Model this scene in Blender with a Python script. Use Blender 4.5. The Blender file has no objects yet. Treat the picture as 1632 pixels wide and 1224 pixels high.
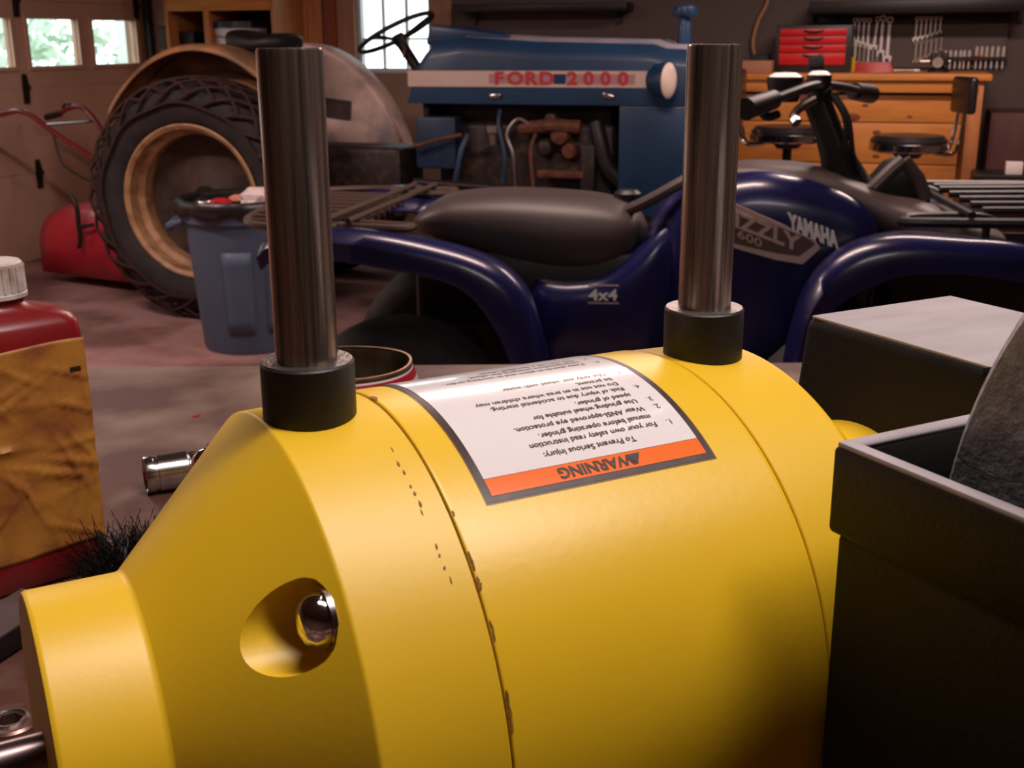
import bpy, bmesh, math, random
from math import sin, cos, pi, radians, atan2, sqrt
from mathutils import Vector, Matrix
random.seed(7)
SC = bpy.context.scene
COL = SC.collection

# ------------------------------------------------------------------ camera
FPX, PITCH, ROLL, EYE = 1860.88, 0.2864, -0.0061, 1.38
cam_d = bpy.data.cameras.new('camera'); cam = bpy.data.objects.new('camera', cam_d); COL.objects.link(cam)
cam_d.sensor_width = 36.0; cam_d.lens = FPX / 1632 * 36.0; cam_d.clip_start = 0.02; cam_d.clip_end = 200
_X0, _U0, _F = Vector((1, 0, 0)), Vector((0, sin(PITCH), cos(PITCH))), Vector((0, cos(PITCH), -sin(PITCH)))
_xc = _X0 * cos(ROLL) + _U0 * sin(ROLL); _uc = _U0 * cos(ROLL) - _X0 * sin(ROLL)
cam.matrix_world = Matrix(((_xc.x, _uc.x, -_F.x, 0), (_xc.y, _uc.y, -_F.y, 0), (_xc.z, _uc.z, -_F.z, EYE), (0, 0, 0, 1)))
cam_d.dof.use_dof = True; cam_d.dof.focus_distance = 0.40; cam_d.dof.aperture_fstop = 42.0
SC.camera = cam
SC.view_settings.view_transform = 'Standard'; SC.view_settings.look = 'None'
SC.view_settings.gamma = 1.0; SC.view_settings.use_curve_mapping = False
SC.view_settings.exposure = 0.0
SC.cycles.max_bounces = 8; SC.cycles.diffuse_bounces = 5; SC.cycles.glossy_bounces = 5

# ------------------------------------------------------------------ daylight outside (overcast)
wd = bpy.data.worlds.new('overcast_sky'); SC.world = wd; wd.use_nodes = True
wn = wd.node_tree.nodes; wl = wd.node_tree.links
bg = wn['Background']; bg.inputs['Color'].default_value = (0.93, 0.97, 1.0, 1); bg.inputs['Strength'].default_value = 3.0

# ------------------------------------------------------------------ frames: pixel -> point at a real depth
def ray(px, py):
    u, v = px - 816, py - 612
    c, s = cos(ROLL), sin(ROLL)
    u, v = c * u + s * v, -s * u + c * v
    return Vector((u / FPX, cos(PITCH) - v / FPX * sin(PITCH), -sin(PITCH) - v / FPX * cos(PITCH)))
EYEP = Vector((0, 0, EYE))
def atZ(px, py, z): d = ray(px, py); return EYEP + d * ((z - EYE) / d.z)
def atY(px, py, Y): d = ray(px, py); return EYEP + d * (Y / d.y)
class Frame:
    def __init__(s, O, yaw):
        s.O = Vector(O); s.yaw = yaw
        s.x = Vector((cos(yaw), sin(yaw), 0)); s.y = Vector((-sin(yaw), cos(yaw), 0))
    def w(s, x, y, z): return s.O + s.x * x + s.y * y + Vector((0, 0, z))
    def l(s, P): q = P - s.O; return Vector((q.dot(s.x), q.dot(s.y), q.z))
    def on(s, px, py, n, off):
        d = ray(px, py); P = s.O + n * off
        return s.l(EYEP + d * ((P - EYEP).dot(n) / d.dot(n)))
    def px(s, px, py, off): q = s.on(px, py, s.y, off); return (q.x, q.z)      # -> local x, z on plane y = off
    def pxx(s, px, py, off): q = s.on(px, py, s.x, off); return (q.y, q.z)     # -> local y, z on plane x = off
RM = Frame((0, 0, 0), radians(-18))          # the garage, turned 18 degrees
U_LEFT, U_RIGHT, V_BACK, V_FRONT, CEIL = -5.355, 4.6, 7.80, -3.2, 2.75
def room(u, v, z=0): return RM.w(u, v, z)

# ------------------------------------------------------------------ ceiling shop lights (lamp light, see fixtures below)
def shop_lamp(name, u, v, z, length, width, power, along, color=(1.0, 0.86, 0.82)):
    ld = bpy.data.lights.new(name, 'AREA'); ld.shape = 'RECTANGLE'; ld.size = length; ld.size_y = width
    ld.energy = power; ld.color = color
    lo = bpy.data.objects.new(name, ld); COL.objects.link(lo)
    lo.location = room(u, v, z); lo.rotation_euler = (0, 0, RM.yaw + along)
    return lo
LAMPS = [  # u, v, power, turned, colour; last two unseen, added to brighten door and wrenches
    (0.33, 0.34, 24, 0.0, (1.0, 0.87, 0.83)), (-0.86, 3.28, 42, 0.0, (1.0, 0.72, 0.64)), (-3.7, 3.3, 56, 0.0, (1.0, 0.72, 0.65)), (0.35, 5.55, 52, 0.0, (1.0, 0.74, 0.66))]
LAMP_Z = 2.62
for i, (u, v, pw, al, lc) in enumerate(LAMPS):
    shop_lamp('shop_light_tube_glow', u, v, LAMP_Z - 0.055, 1.2, 0.22, pw, al, lc)

# ================================================================== helpers
def srgb(r, g, b):
    f = lambda c: (c / 255 / 12.92) if c / 255 <= 0.04045 else ((c / 255 + 0.055) / 1.055) ** 2.4
    return (f(r), f(g), f(b), 1)
MATS = {}
def mat(name, rgb, rough=0.5, metal=0.0, var=0.0, scale=20.0, rgb2=None, bump=0.0, bscale=80.0, coat=0.0, spec=0.5,
        stretch=(1, 1, 1), detail=4.0, lo=0.35, hi=0.65, rvar=0.0, aniso=0.0, emit=None, estr=0.0, coord='Object'):
    m = bpy.data.materials.new(name); m.use_nodes = True; MATS[name] = m
    nt = m.node_tree; N = nt.nodes; L = nt.links; bs = N['Principled BSDF']
    c = srgb(*rgb)
    bs.inputs['Base Color'].default_value = c
    bs.inputs['Roughness'].default_value = rough; bs.inputs['Metallic'].default_value = metal
    bs.inputs['Specular IOR Level'].default_value = spec
    bs.inputs['Coat Weight'].default_value = coat; bs.inputs['Coat Roughness'].default_value = 0.06
    bs.inputs['Anisotropic'].default_value = aniso
    if emit:
        bs.inputs['Emission Color'].default_value = srgb(*emit); bs.inputs['Emission Strength'].default_value = estr
    tc = N.new('ShaderNodeTexCoord'); mp = N.new('ShaderNodeMapping'); mp.inputs['Scale'].default_value = stretch
    L.new(tc.outputs[coord], mp.inputs['Vector'])
    if var > 0 or rgb2:
        nz = N.new('ShaderNodeTexNoise'); nz.inputs['Scale'].default_value = scale; nz.inputs['Detail'].default_value = detail
        L.new(mp.outputs['Vector'], nz.inputs['Vector'])
        cr = N.new('ShaderNodeValToRGB'); cr.color_ramp.elements[0].position = lo; cr.color_ramp.elements[1].position = hi
        c2 = srgb(*rgb2) if rgb2 else tuple(min(1, x * (1 + var)) for x in c[:3]) + (1,)
        c1 = c if rgb2 else tuple(x * (1 - var) for x in c[:3]) + (1,)
        cr.color_ramp.elements[0].color = c1; cr.color_ramp.elements[1].color = c2
        L.new(nz.outputs['Fac'], cr.inputs['Fac']); L.new(cr.outputs['Color'], bs.inputs['Base Color'])
        if rvar:
            mr = N.new('ShaderNodeMapRange'); mr.inputs['To Min'].default_value = max(0.02, rough - rvar); mr.inputs['To Max'].default_value = min(1, rough + rvar)
            L.new(nz.outputs['Fac'], mr.inputs['Value']); L.new(mr.outputs['Result'], bs.inputs['Roughness'])
    if bump > 0:
        bz = N.new('ShaderNodeTexNoise'); bz.inputs['Scale'].default_value = bscale; bz.inputs['Detail'].default_value = 5
        L.new(mp.outputs['Vector'], bz.inputs['Vector'])
        bp = N.new('ShaderNodeBump'); bp.inputs['Strength'].default_value = bump; bp.inputs['Distance'].default_value = 0.002
        L.new(bz.outputs['Fac'], bp.inputs['Height']); L.new(bp.outputs['Normal'], bs.inputs['Normal'])
    return m

def link(o, parent=None):
    COL.objects.link(o)
    if parent is not None: o.parent = parent
    return o
def tag(o, label=None, cat=None, group=None, kind=None):
    if label: o['label'] = label
    if cat: o['category'] = cat
    if group: o['group'] = group
    if kind: o['kind'] = kind
    return o
def thing(name, label, cat, loc=(0, 0, 0), yaw=0.0, group=None):
    o = bpy.data.objects.new(name, None); o.empty_display_size = 0.05; COL.objects.link(o)
    o.location = loc; o.rotation_euler = (0, 0, yaw)
    return tag(o, label, cat, group)
def mesh(name, V, Fc, m, parent=None, smooth=True, angle=35, bevel=0.0, seg=2, label=None):
    me = bpy.data.meshes.new(name); me.from_pydata([tuple(v) for v in V], [], [tuple(f) for f in Fc])
    bm = bmesh.new(); bm.from_mesh(me); bmesh.ops.recalc_face_normals(bm, faces=bm.faces)
    if bevel > 0:
        ed = [e for e in bm.edges if len(e.link_faces) == 2 and e.calc_face_angle(0) > radians(30)]
        bmesh.ops.bevel(bm, geom=ed, offset=bevel, segments=seg, profile=0.5, affect='EDGES', clamp_overlap=True)
    bm.to_mesh(me); bm.free()
    if m: me.materials.append(m)
    if smooth:
        me.polygons.foreach_set('use_smooth', [True] * len(me.polygons)); me.set_sharp_from_angle(angle=radians(angle))
    o = bpy.data.objects.new(name, me); link(o, parent)
    if label: o['label'] = label
    return o
class MB:                                    # collects pieces of ONE part
    def __init__(s): s.V = []; s.F = []
    def add(s, V, F):
        n = len(s.V); s.V += [Vector(v) for v in V]; s.F += [tuple(i + n for i in f) for f in F]; return s
    def box(s, c, d, rot=None): V, F = box_g(c, d, rot); return s.add(V, F)
    def tube(s, pts, r, seg=8, closed=False): V, F = tube_g(pts, r, seg, closed); return s.add(V, F)
    def lathe(s, prof, c=(0, 0, 0), axis='z', seg=24): V, F = lathe_g(prof, c, axis, seg); return s.add(V, F)
    def build(s, name, m, parent=None, **k): return mesh(name, s.V, s.F, m, parent, **k)
def box_g(c, d, rot=None):
    c = Vector(c); h = Vector(d) / 2
    V = [Vector((sx * h.x, sy * h.y, sz * h.z)) for sx in (-1, 1) for sy in (-1, 1) for sz in (-1, 1)]
    if rot is not None: V = [rot @ v for v in V]
    V = [v + c for v in V]
    return V, [(0, 1, 3, 2), (4, 6, 7, 5), (0, 4, 5, 1), (2, 3, 7, 6), (0, 2, 6, 4), (1, 5, 7, 3)]
def box(name, c, d, m, parent=None, bevel=0.0, rot=None, **k):
    V, F = box_g(c, d, rot); return mesh(name, V, F, m, parent, bevel=bevel, **k)
def tube_g(pts, r, seg=8, closed=False):
    pts = [Vector(p) for p in pts]; n = len(pts); V = []; F = []
    rr = r if isinstance(r, (list, tuple)) else [r] * n
    up = None
    for i, p in enumerate(pts):
        if closed: t = (pts[(i + 1) % n] - pts[i - 1])
        else: t = pts[min(i + 1, n - 1)] - pts[max(i - 1, 0)]
        if t.length < 1e-9: t = Vector((0, 0, 1))
        t.normalize()
        if up is None: up = Vector((0, 0, 1)) if abs(t.z) < 0.9 else Vector((1, 0, 0))
        a = t.cross(up)
        if a.length < 1e-5: a = t.cross(Vector((1, 0.3, 0)))
        a.normalize(); b = a.cross(t).normalized(); up = b
        for k in range(seg):
            th = 2 * pi * k / seg; V.append(p + (a * cos(th) + b * sin(th)) * rr[i])
    for i in range(n if closed else n - 1):
        j = (i + 1) % n
        for k in range(seg):
            l = (k + 1) % seg; F.append((i * seg + k, i * seg + l, j * seg + l, j * seg + k))
    if not closed:
        F.append(tuple(range(seg))); F.append(tuple((n - 1) * seg + k for k in range(seg)))
    return V, F
def smooth_path(pts, n=6, closed=False):
    P = [Vector(p) for p in pts]; out = []; m = len(P)
    for i in range(m if closed else m - 1):
        p1, p2 = P[i], P[(i + 1) % m]
        p0 = P[i - 1] if (i > 0 or closed) else p1 * 2 - p2
        p3 = P[(i + 2) % m] if (i + 2 < m or closed) else p2 * 2 - p1
        for k in range(n):
            t = k / n
            out.append(0.5 * ((2 * p1) + (p2 - p0) * t + (2 * p0 - 5 * p1 + 4 * p2 - p3) * t * t + (3 * p1 - p0 - 3 * p2 + p3) * t ** 3))
    if not closed: out.append(P[-1])
    return out
def tube(name, pts, r, m, parent=None, seg=10, closed=False, sm=0, **k):
    if sm:
        if isinstance(r, (list, tuple)): r = [q.x for q in smooth_path([(a, 0, 0) for a in r], sm, closed)]
        pts = smooth_path(pts, sm, closed)
    V, F = tube_g(pts, r, seg, closed); return mesh(name, V, F, m, parent, **k)
def lathe_g(prof, c=(0, 0, 0), axis='z', seg=32):
    c = Vector(c); V = []; F = []; n = len(prof)
    for k in range(seg):
        th = 2 * pi * k / seg
        for (r, h) in prof:
            if axis == 'z': v = (r * cos(th), r * sin(th), h)
            elif axis == 'x': v = (h, r * cos(th), r * sin(th))
            else: v = (r * cos(th), h, r * sin(th))
            V.append(c + Vector(v))
    for k in range(seg):
        l = (k + 1) % seg
        for i in range(n - 1):
            F.append((k * n + i, k * n + i + 1, l * n + i + 1, l * n + i))
    if prof[0][0] > 1e-6 and prof[-1][0] > 1e-6:                       # a ring: close the section on itself
        for k in range(seg): l = (k + 1) % seg; F.append((k * n + n - 1, k * n, l * n, l * n + n - 1))
    elif prof[0][0] > 1e-6: F.append(tuple(k * n for k in range(seg)))
    elif prof[-1][0] > 1e-6: F.append(tuple(k * n + n - 1 for k in range(seg)))
    return V, F
def supp(prof, d=0.00035):
    out = []
    for (a, b) in zip(prof, prof[1:]):
        out.append(a); L_ = sqrt((a[0] - b[0]) ** 2 + (a[1] - b[1]) ** 2)
        if L_ > 5 * d:
            for f in (d / L_, 1 - d / L_): out.append((a[0] + (b[0] - a[0]) * f, a[1] + (b[1] - a[1]) * f))
    return out + [prof[-1]]
def clean(o):
    bm = bmesh.new(); bm.from_mesh(o.data); bmesh.ops.remove_doubles(bm, verts=bm.verts, dist=1e-6)
    bmesh.ops.dissolve_degenerate(bm, edges=bm.edges, dist=1e-7)
    bmesh.ops.recalc_face_normals(bm, faces=bm.faces); bm.to_mesh(o.data); bm.free()
def lathe(name, prof, m, parent=None, c=(0, 0, 0), axis='z', seg=32, angle=35, **k):
    V, F = lathe_g(prof, c, axis, seg); o = mesh(name, V, F, m, parent, smooth=False, **k)
    clean(o); me = o.data
    me.polygons.foreach_set('use_smooth', [True] * len(me.polygons)); me.set_sharp_from_angle(angle=radians(angle))
    return o
def prism_g(outline, y0, y1):
    n = len(outline)
    V = [Vector((x, y0, z)) for x, z in outline] + [Vector((x, y1, z)) for x, z in outline]
    F = [tuple(range(n)), tuple(range(2 * n - 1, n - 1, -1))] + [(i, (i + 1) % n, n + (i + 1) % n, n + i) for i in range(n)]
    return V, F
def prism(name, outline, y0, y1, m, parent=None, bevel=0.0, **k):
    V, F = prism_g(outline, y0, y1); return mesh(name, V, F, m, parent, bevel=bevel, **k)
def loft_g(rings, cap=True):
    n = len(rings[0]); V = [Vector(p) for r in rings for p in r]; F = []
    for i in range(len(rings) - 1):
        for k in range(n):
            l = (k + 1) % n; F.append((i * n + k, i * n + l, (i + 1) * n + l, (i + 1) * n + k))
    if cap: F.append(tuple(range(n))); F.append(tuple((len(rings) - 1) * n + k for k in range(n)))
    return V, F
def body_loft(name, st, m, parent=None, seg=28, yc=0.0, angle=60, sm=4):
    """stations: (x, z_bottom, z_top, half_width, exponent) -> rounded body along x"""
    if sm:
        a = smooth_path([(s[0], s[1], s[2]) for s in st], sm); b = smooth_path([(s[3], s[4], 0) for s in st], sm)
        st = [(p.x, p.y, p.z, q.x, q.y) for p, q in zip(a, b)]
    rings = []
    for (x, zb, zt, hw, e) in st:
        r = []; zc = (zb + zt) / 2; hz = max(0.002, (zt - zb) / 2); hw = max(0.002, hw)
        for k in range(seg):
            th = 2 * pi * k / seg; c, s = cos(th), sin(th)
            r.append((x, yc + hw * math.copysign(abs(c) ** (2 / e), c), zc + hz * math.copysign(abs(s) ** (2 / e), s)))
        rings.append(r)
    V, F = loft_g(rings); return mesh(name, V, F, m, parent, angle=angle)
def sheet(name, rows, m, parent=None, thick=0.006, angle=50):
    """rows: list of point rows (grid) -> thin shell"""
    nr, nc = len(rows), len(rows[0]); V = [Vector(p) for r in rows for p in r]
    F = [(i * nc + j, i * nc + j + 1, (i + 1) * nc + j + 1, (i + 1) * nc + j) for i in range(nr - 1) for j in range(nc - 1)]
    o = mesh(name, V, F, m, parent, angle=angle)
    md = o.modifiers.new('thick', 'SOLIDIFY'); md.thickness = thick; md.offset = 0
    return o
_txt = {}
def text_mesh(body, size, extrude=0.0, align='CENTER', bold=0.0, spacing=1.0):
    cu = bpy.data.curves.new('lettering', 'FONT'); cu.body = body; cu.size = size; cu.extrude = extrude
    cu.align_x = align; cu.align_y = 'CENTER'; cu.resolution_u = 3; cu.offset = bold; cu.space_character = spacing
    ob = bpy.data.objects.new('lettering', cu); COL.objects.link(ob)
    dg = bpy.context.evaluated_depsgraph_get(); me = bpy.data.meshes.new_from_object(ob.evaluated_get(dg))
    bpy.data.objects.remove(ob); bpy.data.curves.remove(cu)
    return me
def text(name, body, size, M, m, parent=None, extrude=0.001, **k):
    me = text_mesh(body, size, extrude, **k); me.transform(M); me.materials.append(m)
    o = bpy.data.objects.new(name, me); return link(o, parent)
def basis(o, x, y, z): return Matrix(((x[0], y[0], z[0], o[0]), (x[1], y[1], z[1], o[1]), (x[2], y[2], z[2], o[2]), (0, 0, 0, 1)))
def copy_part(o, parent, loc=None, rot=None):
    c = o.copy(); COL.objects.link(c); c.parent = parent
    if loc is not None: c.location = loc
    if rot is not None: c.rotation_euler = rot
    return c
ORD = ['first', 'second', 'third', 'fourth', 'fifth', 'sixth', 'seventh', 'eighth', 'ninth', 'tenth', 'eleventh', 'twelfth']

# ================================================================== materials
YEL = mat('yellow_enamel', (228, 184, 30), 0.44, var=0.04, scale=9, bump=0.025, bscale=500, spec=0.6)
YELD = mat('yellow_enamel_gloss', (230, 186, 32), 0.36, var=0.03, scale=9, bump=0.03, bscale=300, spec=0.6)
BLKP = mat('black_moulded_plastic', (20, 17, 14), 0.55, var=0.2, scale=30, bump=0.1, bscale=500, spec=0.22)
TOPG = mat('grey_housing_top', (176, 166, 168), 0.75, rgb2=(150, 140, 141), scale=16, bump=0.2, bscale=160, stretch=(1, 3, 1), lo=0.3, hi=0.7)  # top face of the black gear housing, lighter grey than its sides
RIMG = mat('grey_plastic_lip', (150, 142, 146), 0.5, var=0.12, scale=40, bump=0.1, bscale=200)  # rim edge of the black trough, lighter grey than its walls
STONE = mat('grey_grinding_stone', (204, 204, 210), 0.95, rgb2=(168, 168, 174), scale=160, bump=0.3, bscale=500)
STEEL = mat('turned_steel', (196, 176, 162), 0.27, 0.88, rgb2=(118, 106, 98), scale=60, stretch=(14, 14, 0.25), rvar=0.06, aniso=0.3, bump=0.05, bscale=250)
STEELD = mat('machined_steel_dull', (172, 164, 160), 0.38, 1.0, var=0.12, scale=220, bump=0.2, bscale=700)
CHROME = mat('bright_chrome', (225, 222, 220), 0.09, 1.0)
CHROMED = mat('worn_chrome', (190, 184, 180), 0.22, 1.0, var=0.15, scale=60)
COLLAR = mat('black_oxide_collar', (30, 27, 24), 0.5, 0.0, var=0.2, scale=60, bump=0.1, bscale=400)
SHAFT = mat('ground_steel_shaft', (158, 140, 138), 0.3, 1.0, rgb2=(120, 104, 102), scale=40, stretch=(0.3, 12, 12), rvar=0.05)
LABW = mat('label_white_vinyl', (232, 224, 224), 0.16, coat=0.3)
LABO = mat('label_orange_print', (243, 112, 40), 0.25, coat=0.3)
LABB = mat('label_dark_border', (56, 38, 32), 0.4, rgb2=(84, 66, 58), scale=160, lo=0.5, hi=0.8)
INK = mat('label_black_print', (70, 50, 46), 0.5)
INKD = mat('label_dark_print', (40, 26, 16), 0.5)
GAP = mat('dark_seam_grime', (120, 86, 24), 0.8, rgb2=(22, 16, 10), scale=60, lo=0.45, hi=0.6)
BENCH = mat('oily_brown_bench_top', (92, 54, 44), 0.6, rgb2=(150, 124, 106), scale=5.0, bump=0.25, bscale=60, detail=8, lo=0.46, hi=0.60, rvar=0.12)
WOODD = mat('dark_timber', (84, 58, 42), 0.7, var=0.2, scale=12, stretch=(1, 8, 8))
CONC = mat('stained_concrete', (160, 124, 120), 0.62, rgb2=(104, 72, 68), scale=1.9, detail=9, bump=0.15, bscale=30, lo=0.44, hi=0.62, rvar=0.12)
WALLB = mat('dark_grey_wall_paint', (92, 78, 74), 0.8, var=0.06, scale=3)
WALLP = mat('plain_wall_board', (150, 122, 106), 0.85, var=0.06, scale=3)
CEILM = mat('ceiling_board', (120, 104, 96), 0.9, var=0.04, scale=2)
DOORM = mat('garage_door_paint', (206, 164, 142), 0.6, var=0.05, scale=3)
BLACKM = mat('black_iron', (30, 26, 25), 0.5, 0.3, var=0.2, scale=40)
PINE = mat('varnished_pine', (214, 144, 70), 0.45, rgb2=(190, 114, 50), scale=3.0, stretch=(1.2, 10, 10), bump=0.05, bscale=20, lo=0.3, hi=0.75)
PINEV = mat('varnished_pine_upright', (206, 138, 82), 0.5, rgb2=(180, 108, 58), scale=3.0, stretch=(10, 10, 1.0), lo=0.3, hi=0.75)
REDBR = mat('red_brown_timber', (140, 66, 36), 0.55, var=0.15, scale=4, stretch=(10, 10, 1))
KNOT = mat('pine_knot', (122, 58, 24), 0.5, var=0.2, scale=60)

# ================================================================== the garage shell
fl = box('floor', (0, 0, 0), (11, 12, 0.2), CONC, smooth=False)
fl.location = room(-0.35, 2.3, -0.1); fl.rotation_euler = (0, 0, RM.yaw); tag(fl, kind='structure', label='stained grey concrete garage floor')
ce = box('ceiling', (0, 0, 0), (11, 12, 0.1), CEILM, smooth=False)
ce.location = room(-0.35, 2.3, CEIL + 0.05); ce.rotation_euler = (0, 0, RM.yaw); tag(ce, kind='structure', label='pale board garage ceiling')
def struct(name, mb, m, label, **k):
    o = mb.build(name, m, None, smooth=False, **k); o.rotation_euler = (0, 0, RM.yaw); return tag(o, label, kind='structure')
# left wall with the wide garage door in it
D0, D1, DH = 2.70, 7.72, 2.19
wlm = MB().box((U_LEFT - 0.09, (V_FRONT + D0) / 2, CEIL / 2), (0.12, D0 - V_FRONT, CEIL))
wlm.box((U_LEFT - 0.09, (D1 + V_BACK + 0.12) / 2, CEIL / 2), (0.12, V_BACK + 0.12 - D1, CEIL))
wlm.box((U_LEFT - 0.09, (D0 + D1) / 2, (DH + CEIL) / 2), (0.12, D1 - D0, CEIL - DH))
struct('wall_left', wlm, WALLP, 'pale wall around the garage door')
# back wall with the small paned window
W0 = RM.px(568, 62, V_BACK)[0]; W1 = RM.px(688, 62, V_BACK)[0]; WZ0, WZ1 = RM.px(630, 116, V_BACK)[1], 2.02
DK = RM.px(722, 50, V_BACK)[0]
bw = MB().box(((U_LEFT + W0) / 2 - 0.06, V_BACK + 0.06, CEIL / 2), (W0 - U_LEFT + 0.12, 0.12, CEIL))
bw.box(((W0 + W1) / 2, V_BACK + 0.06, WZ0 / 2), (W1 - W0, 0.12, WZ0)); bw.box(((W0 + W1) / 2, V_BACK + 0.06, (WZ1 + CEIL) / 2), (W1 - W0, 0.12, CEIL - WZ1))
bw.box(((W1 + U_RIGHT) / 2, V_BACK + 0.06, CEIL / 2), (U_RIGHT - W1, 0.12, CEIL))
wback = struct('wall_back', bw, WALLP, 'back wall of the garage')
dp = box('wall_panel', ((DK + U_RIGHT) / 2, V_BACK - 0.006, CEIL / 2), (U_RIGHT - DK, 0.012, CEIL), WALLB, wback, smooth=False, label='dark grey painted part of the back wall')
struct('wall_right', MB().box((U_RIGHT + 0.06, (V_FRONT + V_BACK) / 2, CEIL / 2), (0.12, V_BACK - V_FRONT, CEIL)), WALLP, 'plain wall on the right')
struct('wall_front', MB().box(((U_LEFT + U_RIGHT) / 2, V_FRONT - 0.06, CEIL / 2), (U_RIGHT - U_LEFT + 0.24, 0.12, CEIL)), WALLP, 'plain wall behind the viewpoint')

# glass: clear pane, weak mirror
gm = bpy.data.materials.new('window_glass'); gm.use_nodes = True; n = gm.node_tree.nodes; n.clear()
go = n.new('ShaderNodeOutputMaterial'); gt = n.new('ShaderNodeBsdfTransparent'); gg = n.new('ShaderNodeBsdfGlossy'); gx = n.new('ShaderNodeMixShader'); gt.inputs['Color'].default_value = (0.93, 0.96, 0.95, 1); gg.inputs['Roughness'].default_value = 0.02; gx.inputs[0].default_value = 0.05
gm.node_tree.links.new(gt.outputs[0], gx.inputs[1]); gm.node_tree.links.new(gg.outputs[0], gx.inputs[2]); gm.node_tree.links.new(gx.outputs[0], go.inputs[0])
GLASS = gm

# garage door: four hinged sections, the third with a row of windows
door = bpy.data.objects.new('door_1', None); COL.objects.link(door); door.rotation_euler = (0, 0, RM.yaw)
tag(door, 'beige sectional garage door with a row of windows', kind='structure')
SZ = [0.0, 0.562, 1.105, 1.640, 2.175]; DX = U_LEFT - 0.03
panes = [(7.140 - k * 0.655, 7.636 - k * 0.655) for k in range(7)]; PZ0, PZ1 = 1.235, 1.530
for i in range(4):
    z0, z1 = SZ[i], SZ[i + 1]
    if i != 2:
        s = MB().box((DX, (D0 + D1) / 2, (z0 + z1) / 2), (0.045, D1 - D0 - 0.02, z1 - z0)).build('door_section', DOORM, door, smooth=False, bevel=0.006)
    else:
        mb = MB().box((DX, (D0 + D1) / 2, (z0 + PZ0) / 2), (0.045, D1 - D0 - 0.02, PZ0 - z0)).box((DX, (D0 + D1) / 2, (PZ1 + z1) / 2), (0.045, D1 - D0 - 0.02, z1 - PZ1))
        ed = sorted([D0 + 0.01] + [e for p in panes for e in p] + [D1 - 0.01])
        for a, b in zip(ed[0::2], ed[1::2]): mb.box((DX, (a + b) / 2, (PZ0 + PZ1) / 2), (0.045, b - a, PZ1 - PZ0))
        s = mb.build('door_section', DOORM, door, smooth=False, label='door section with the window openings')
        for (a, b) in panes:
            w_ = MB()
            for c, d in (((DX + 0.02, (a + b) / 2, PZ0 - 0.012), (0.03, b - a + 0.05, 0.024)), ((DX + 0.02, (a + b) / 2, PZ1 + 0.012), (0.03, b - a + 0.05, 0.024)),
                         ((DX + 0.02, a - 0.012, (PZ0 + PZ1) / 2), (0.03, 0.024, PZ1 - PZ0)), ((DX + 0.02, b + 0.012, (PZ0 + PZ1) / 2), (0.03, 0.024, PZ1 - PZ0))): w_.box(c, d)
            w_.build('window_frame', DOORM, s, smooth=False)
            box('pane', (DX, (a + b) / 2, (PZ0 + PZ1) / 2), (0.004, b - a, PZ1 - PZ0), GLASS, s, smooth=False)
for vv in (3.6, 4.42, 5.25, 6.40, 7.66):
    for zz in SZ[1:4]:
        v2 = vv if zz != SZ[1] else vv + 0.03
        o = [(-0.022, -0.10), (0.022, -0.10), (0.03, -0.02), (0.05, 0), (0.03, 0.02), (0.016, 0.085), (-0.016, 0.085), (-0.022, 0.02)]
        V, F = prism_g(o, 0, 0.012); V = [Vector((DX + 0.024 + v.y, v2 + v.x, zz + v.z)) for v in V]
        mesh('hinge', V, F, BLACKM, door, smooth=False)
for vv, nm in ((D1 + 0.02, 'track'), (D0 - 0.02, 'track')):
    box(nm, (U_LEFT + 0.035, vv, DH / 2), (0.05, 0.045, DH), BLACKM, door, smooth=False)
tr = MB().box((U_LEFT - 0.01, D1 + 0.055, CEIL / 2), (0.06, 0.05, CEIL)).build('trim_1', PINEV, None, smooth=False); tr.rotation_euler = (0, 0, RM.yaw); tag(tr, 'pine trim board beside the garage door', kind='structure')

# small window in the back wall
win = bpy.data.objects.new('window_1', None); COL.objects.link(win); win.rotation_euler = (0, 0, RM.yaw); tag(win, 'small paned window in the back wall', kind='structure')
WHITE = mat('white_window_paint', (196, 200, 206), 0.5); CAS = mat('pine_window_casing', (168, 118, 92), 0.55, var=0.1, scale=4, stretch=(8, 8, 1))
fr = MB(); t = 0.03
for c, d in (((W0 + t / 2, V_BACK + 0.05, (WZ0 + WZ1) / 2), (t, 0.06, WZ1 - WZ0)), ((W1 - t / 2, V_BACK + 0.05, (WZ0 + WZ1) / 2), (t, 0.06, WZ1 - WZ0)),
             (((W0 + W1) / 2, V_BACK + 0.05, WZ0 + t / 2), (W1 - W0, 0.06, t)), (((W0 + W1) / 2, V_BACK + 0.05, WZ1 - t / 2), (W1 - W0, 0.06, t))): fr.box(c, d)
fr.build('window_frame', WHITE, win, smooth=False)
M1, M2 = RM.px(608, 62, V_BACK)[0], RM.px(645, 62, V_BACK)[0]
xs = [W0 + t, M1, M2, W1 - t]; zs = [WZ0 + t, RM.px(640, 62, V_BACK)[1], 1.72, WZ1 - t]
for m_ in xs[1:3]: box('muntin', (m_, V_BACK + 0.05, (WZ0 + WZ1) / 2), (0.016, 0.03, WZ1 - WZ0 - 2 * t), WHITE, win, smooth=False)
for z_ in zs[1:3]: box('muntin', ((W0 + W1) / 2, V_BACK + 0.05, z_), (W1 - W0 - 2 * t, 0.028, 0.014), WHITE, win, smooth=False)
for i in range(3):
    for j in range(3): box('pane', ((xs[i] + xs[i + 1]) / 2, V_BACK + 0.055, (zs[j] + zs[j + 1]) / 2), (xs[i + 1] - xs[i] - 0.014, 0.004, zs[j + 1] - zs[j] - 0.012), GLASS, win, smooth=False)
for a, b in ((RM.px(536, 62, V_BACK)[0], W0), (W1, DK)): box('casing', ((a + b) / 2, V_BACK - 0.012, 1.45), (b - a, 0.024, 1.3), CAS, win, smooth=False, bevel=0.004)
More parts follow.
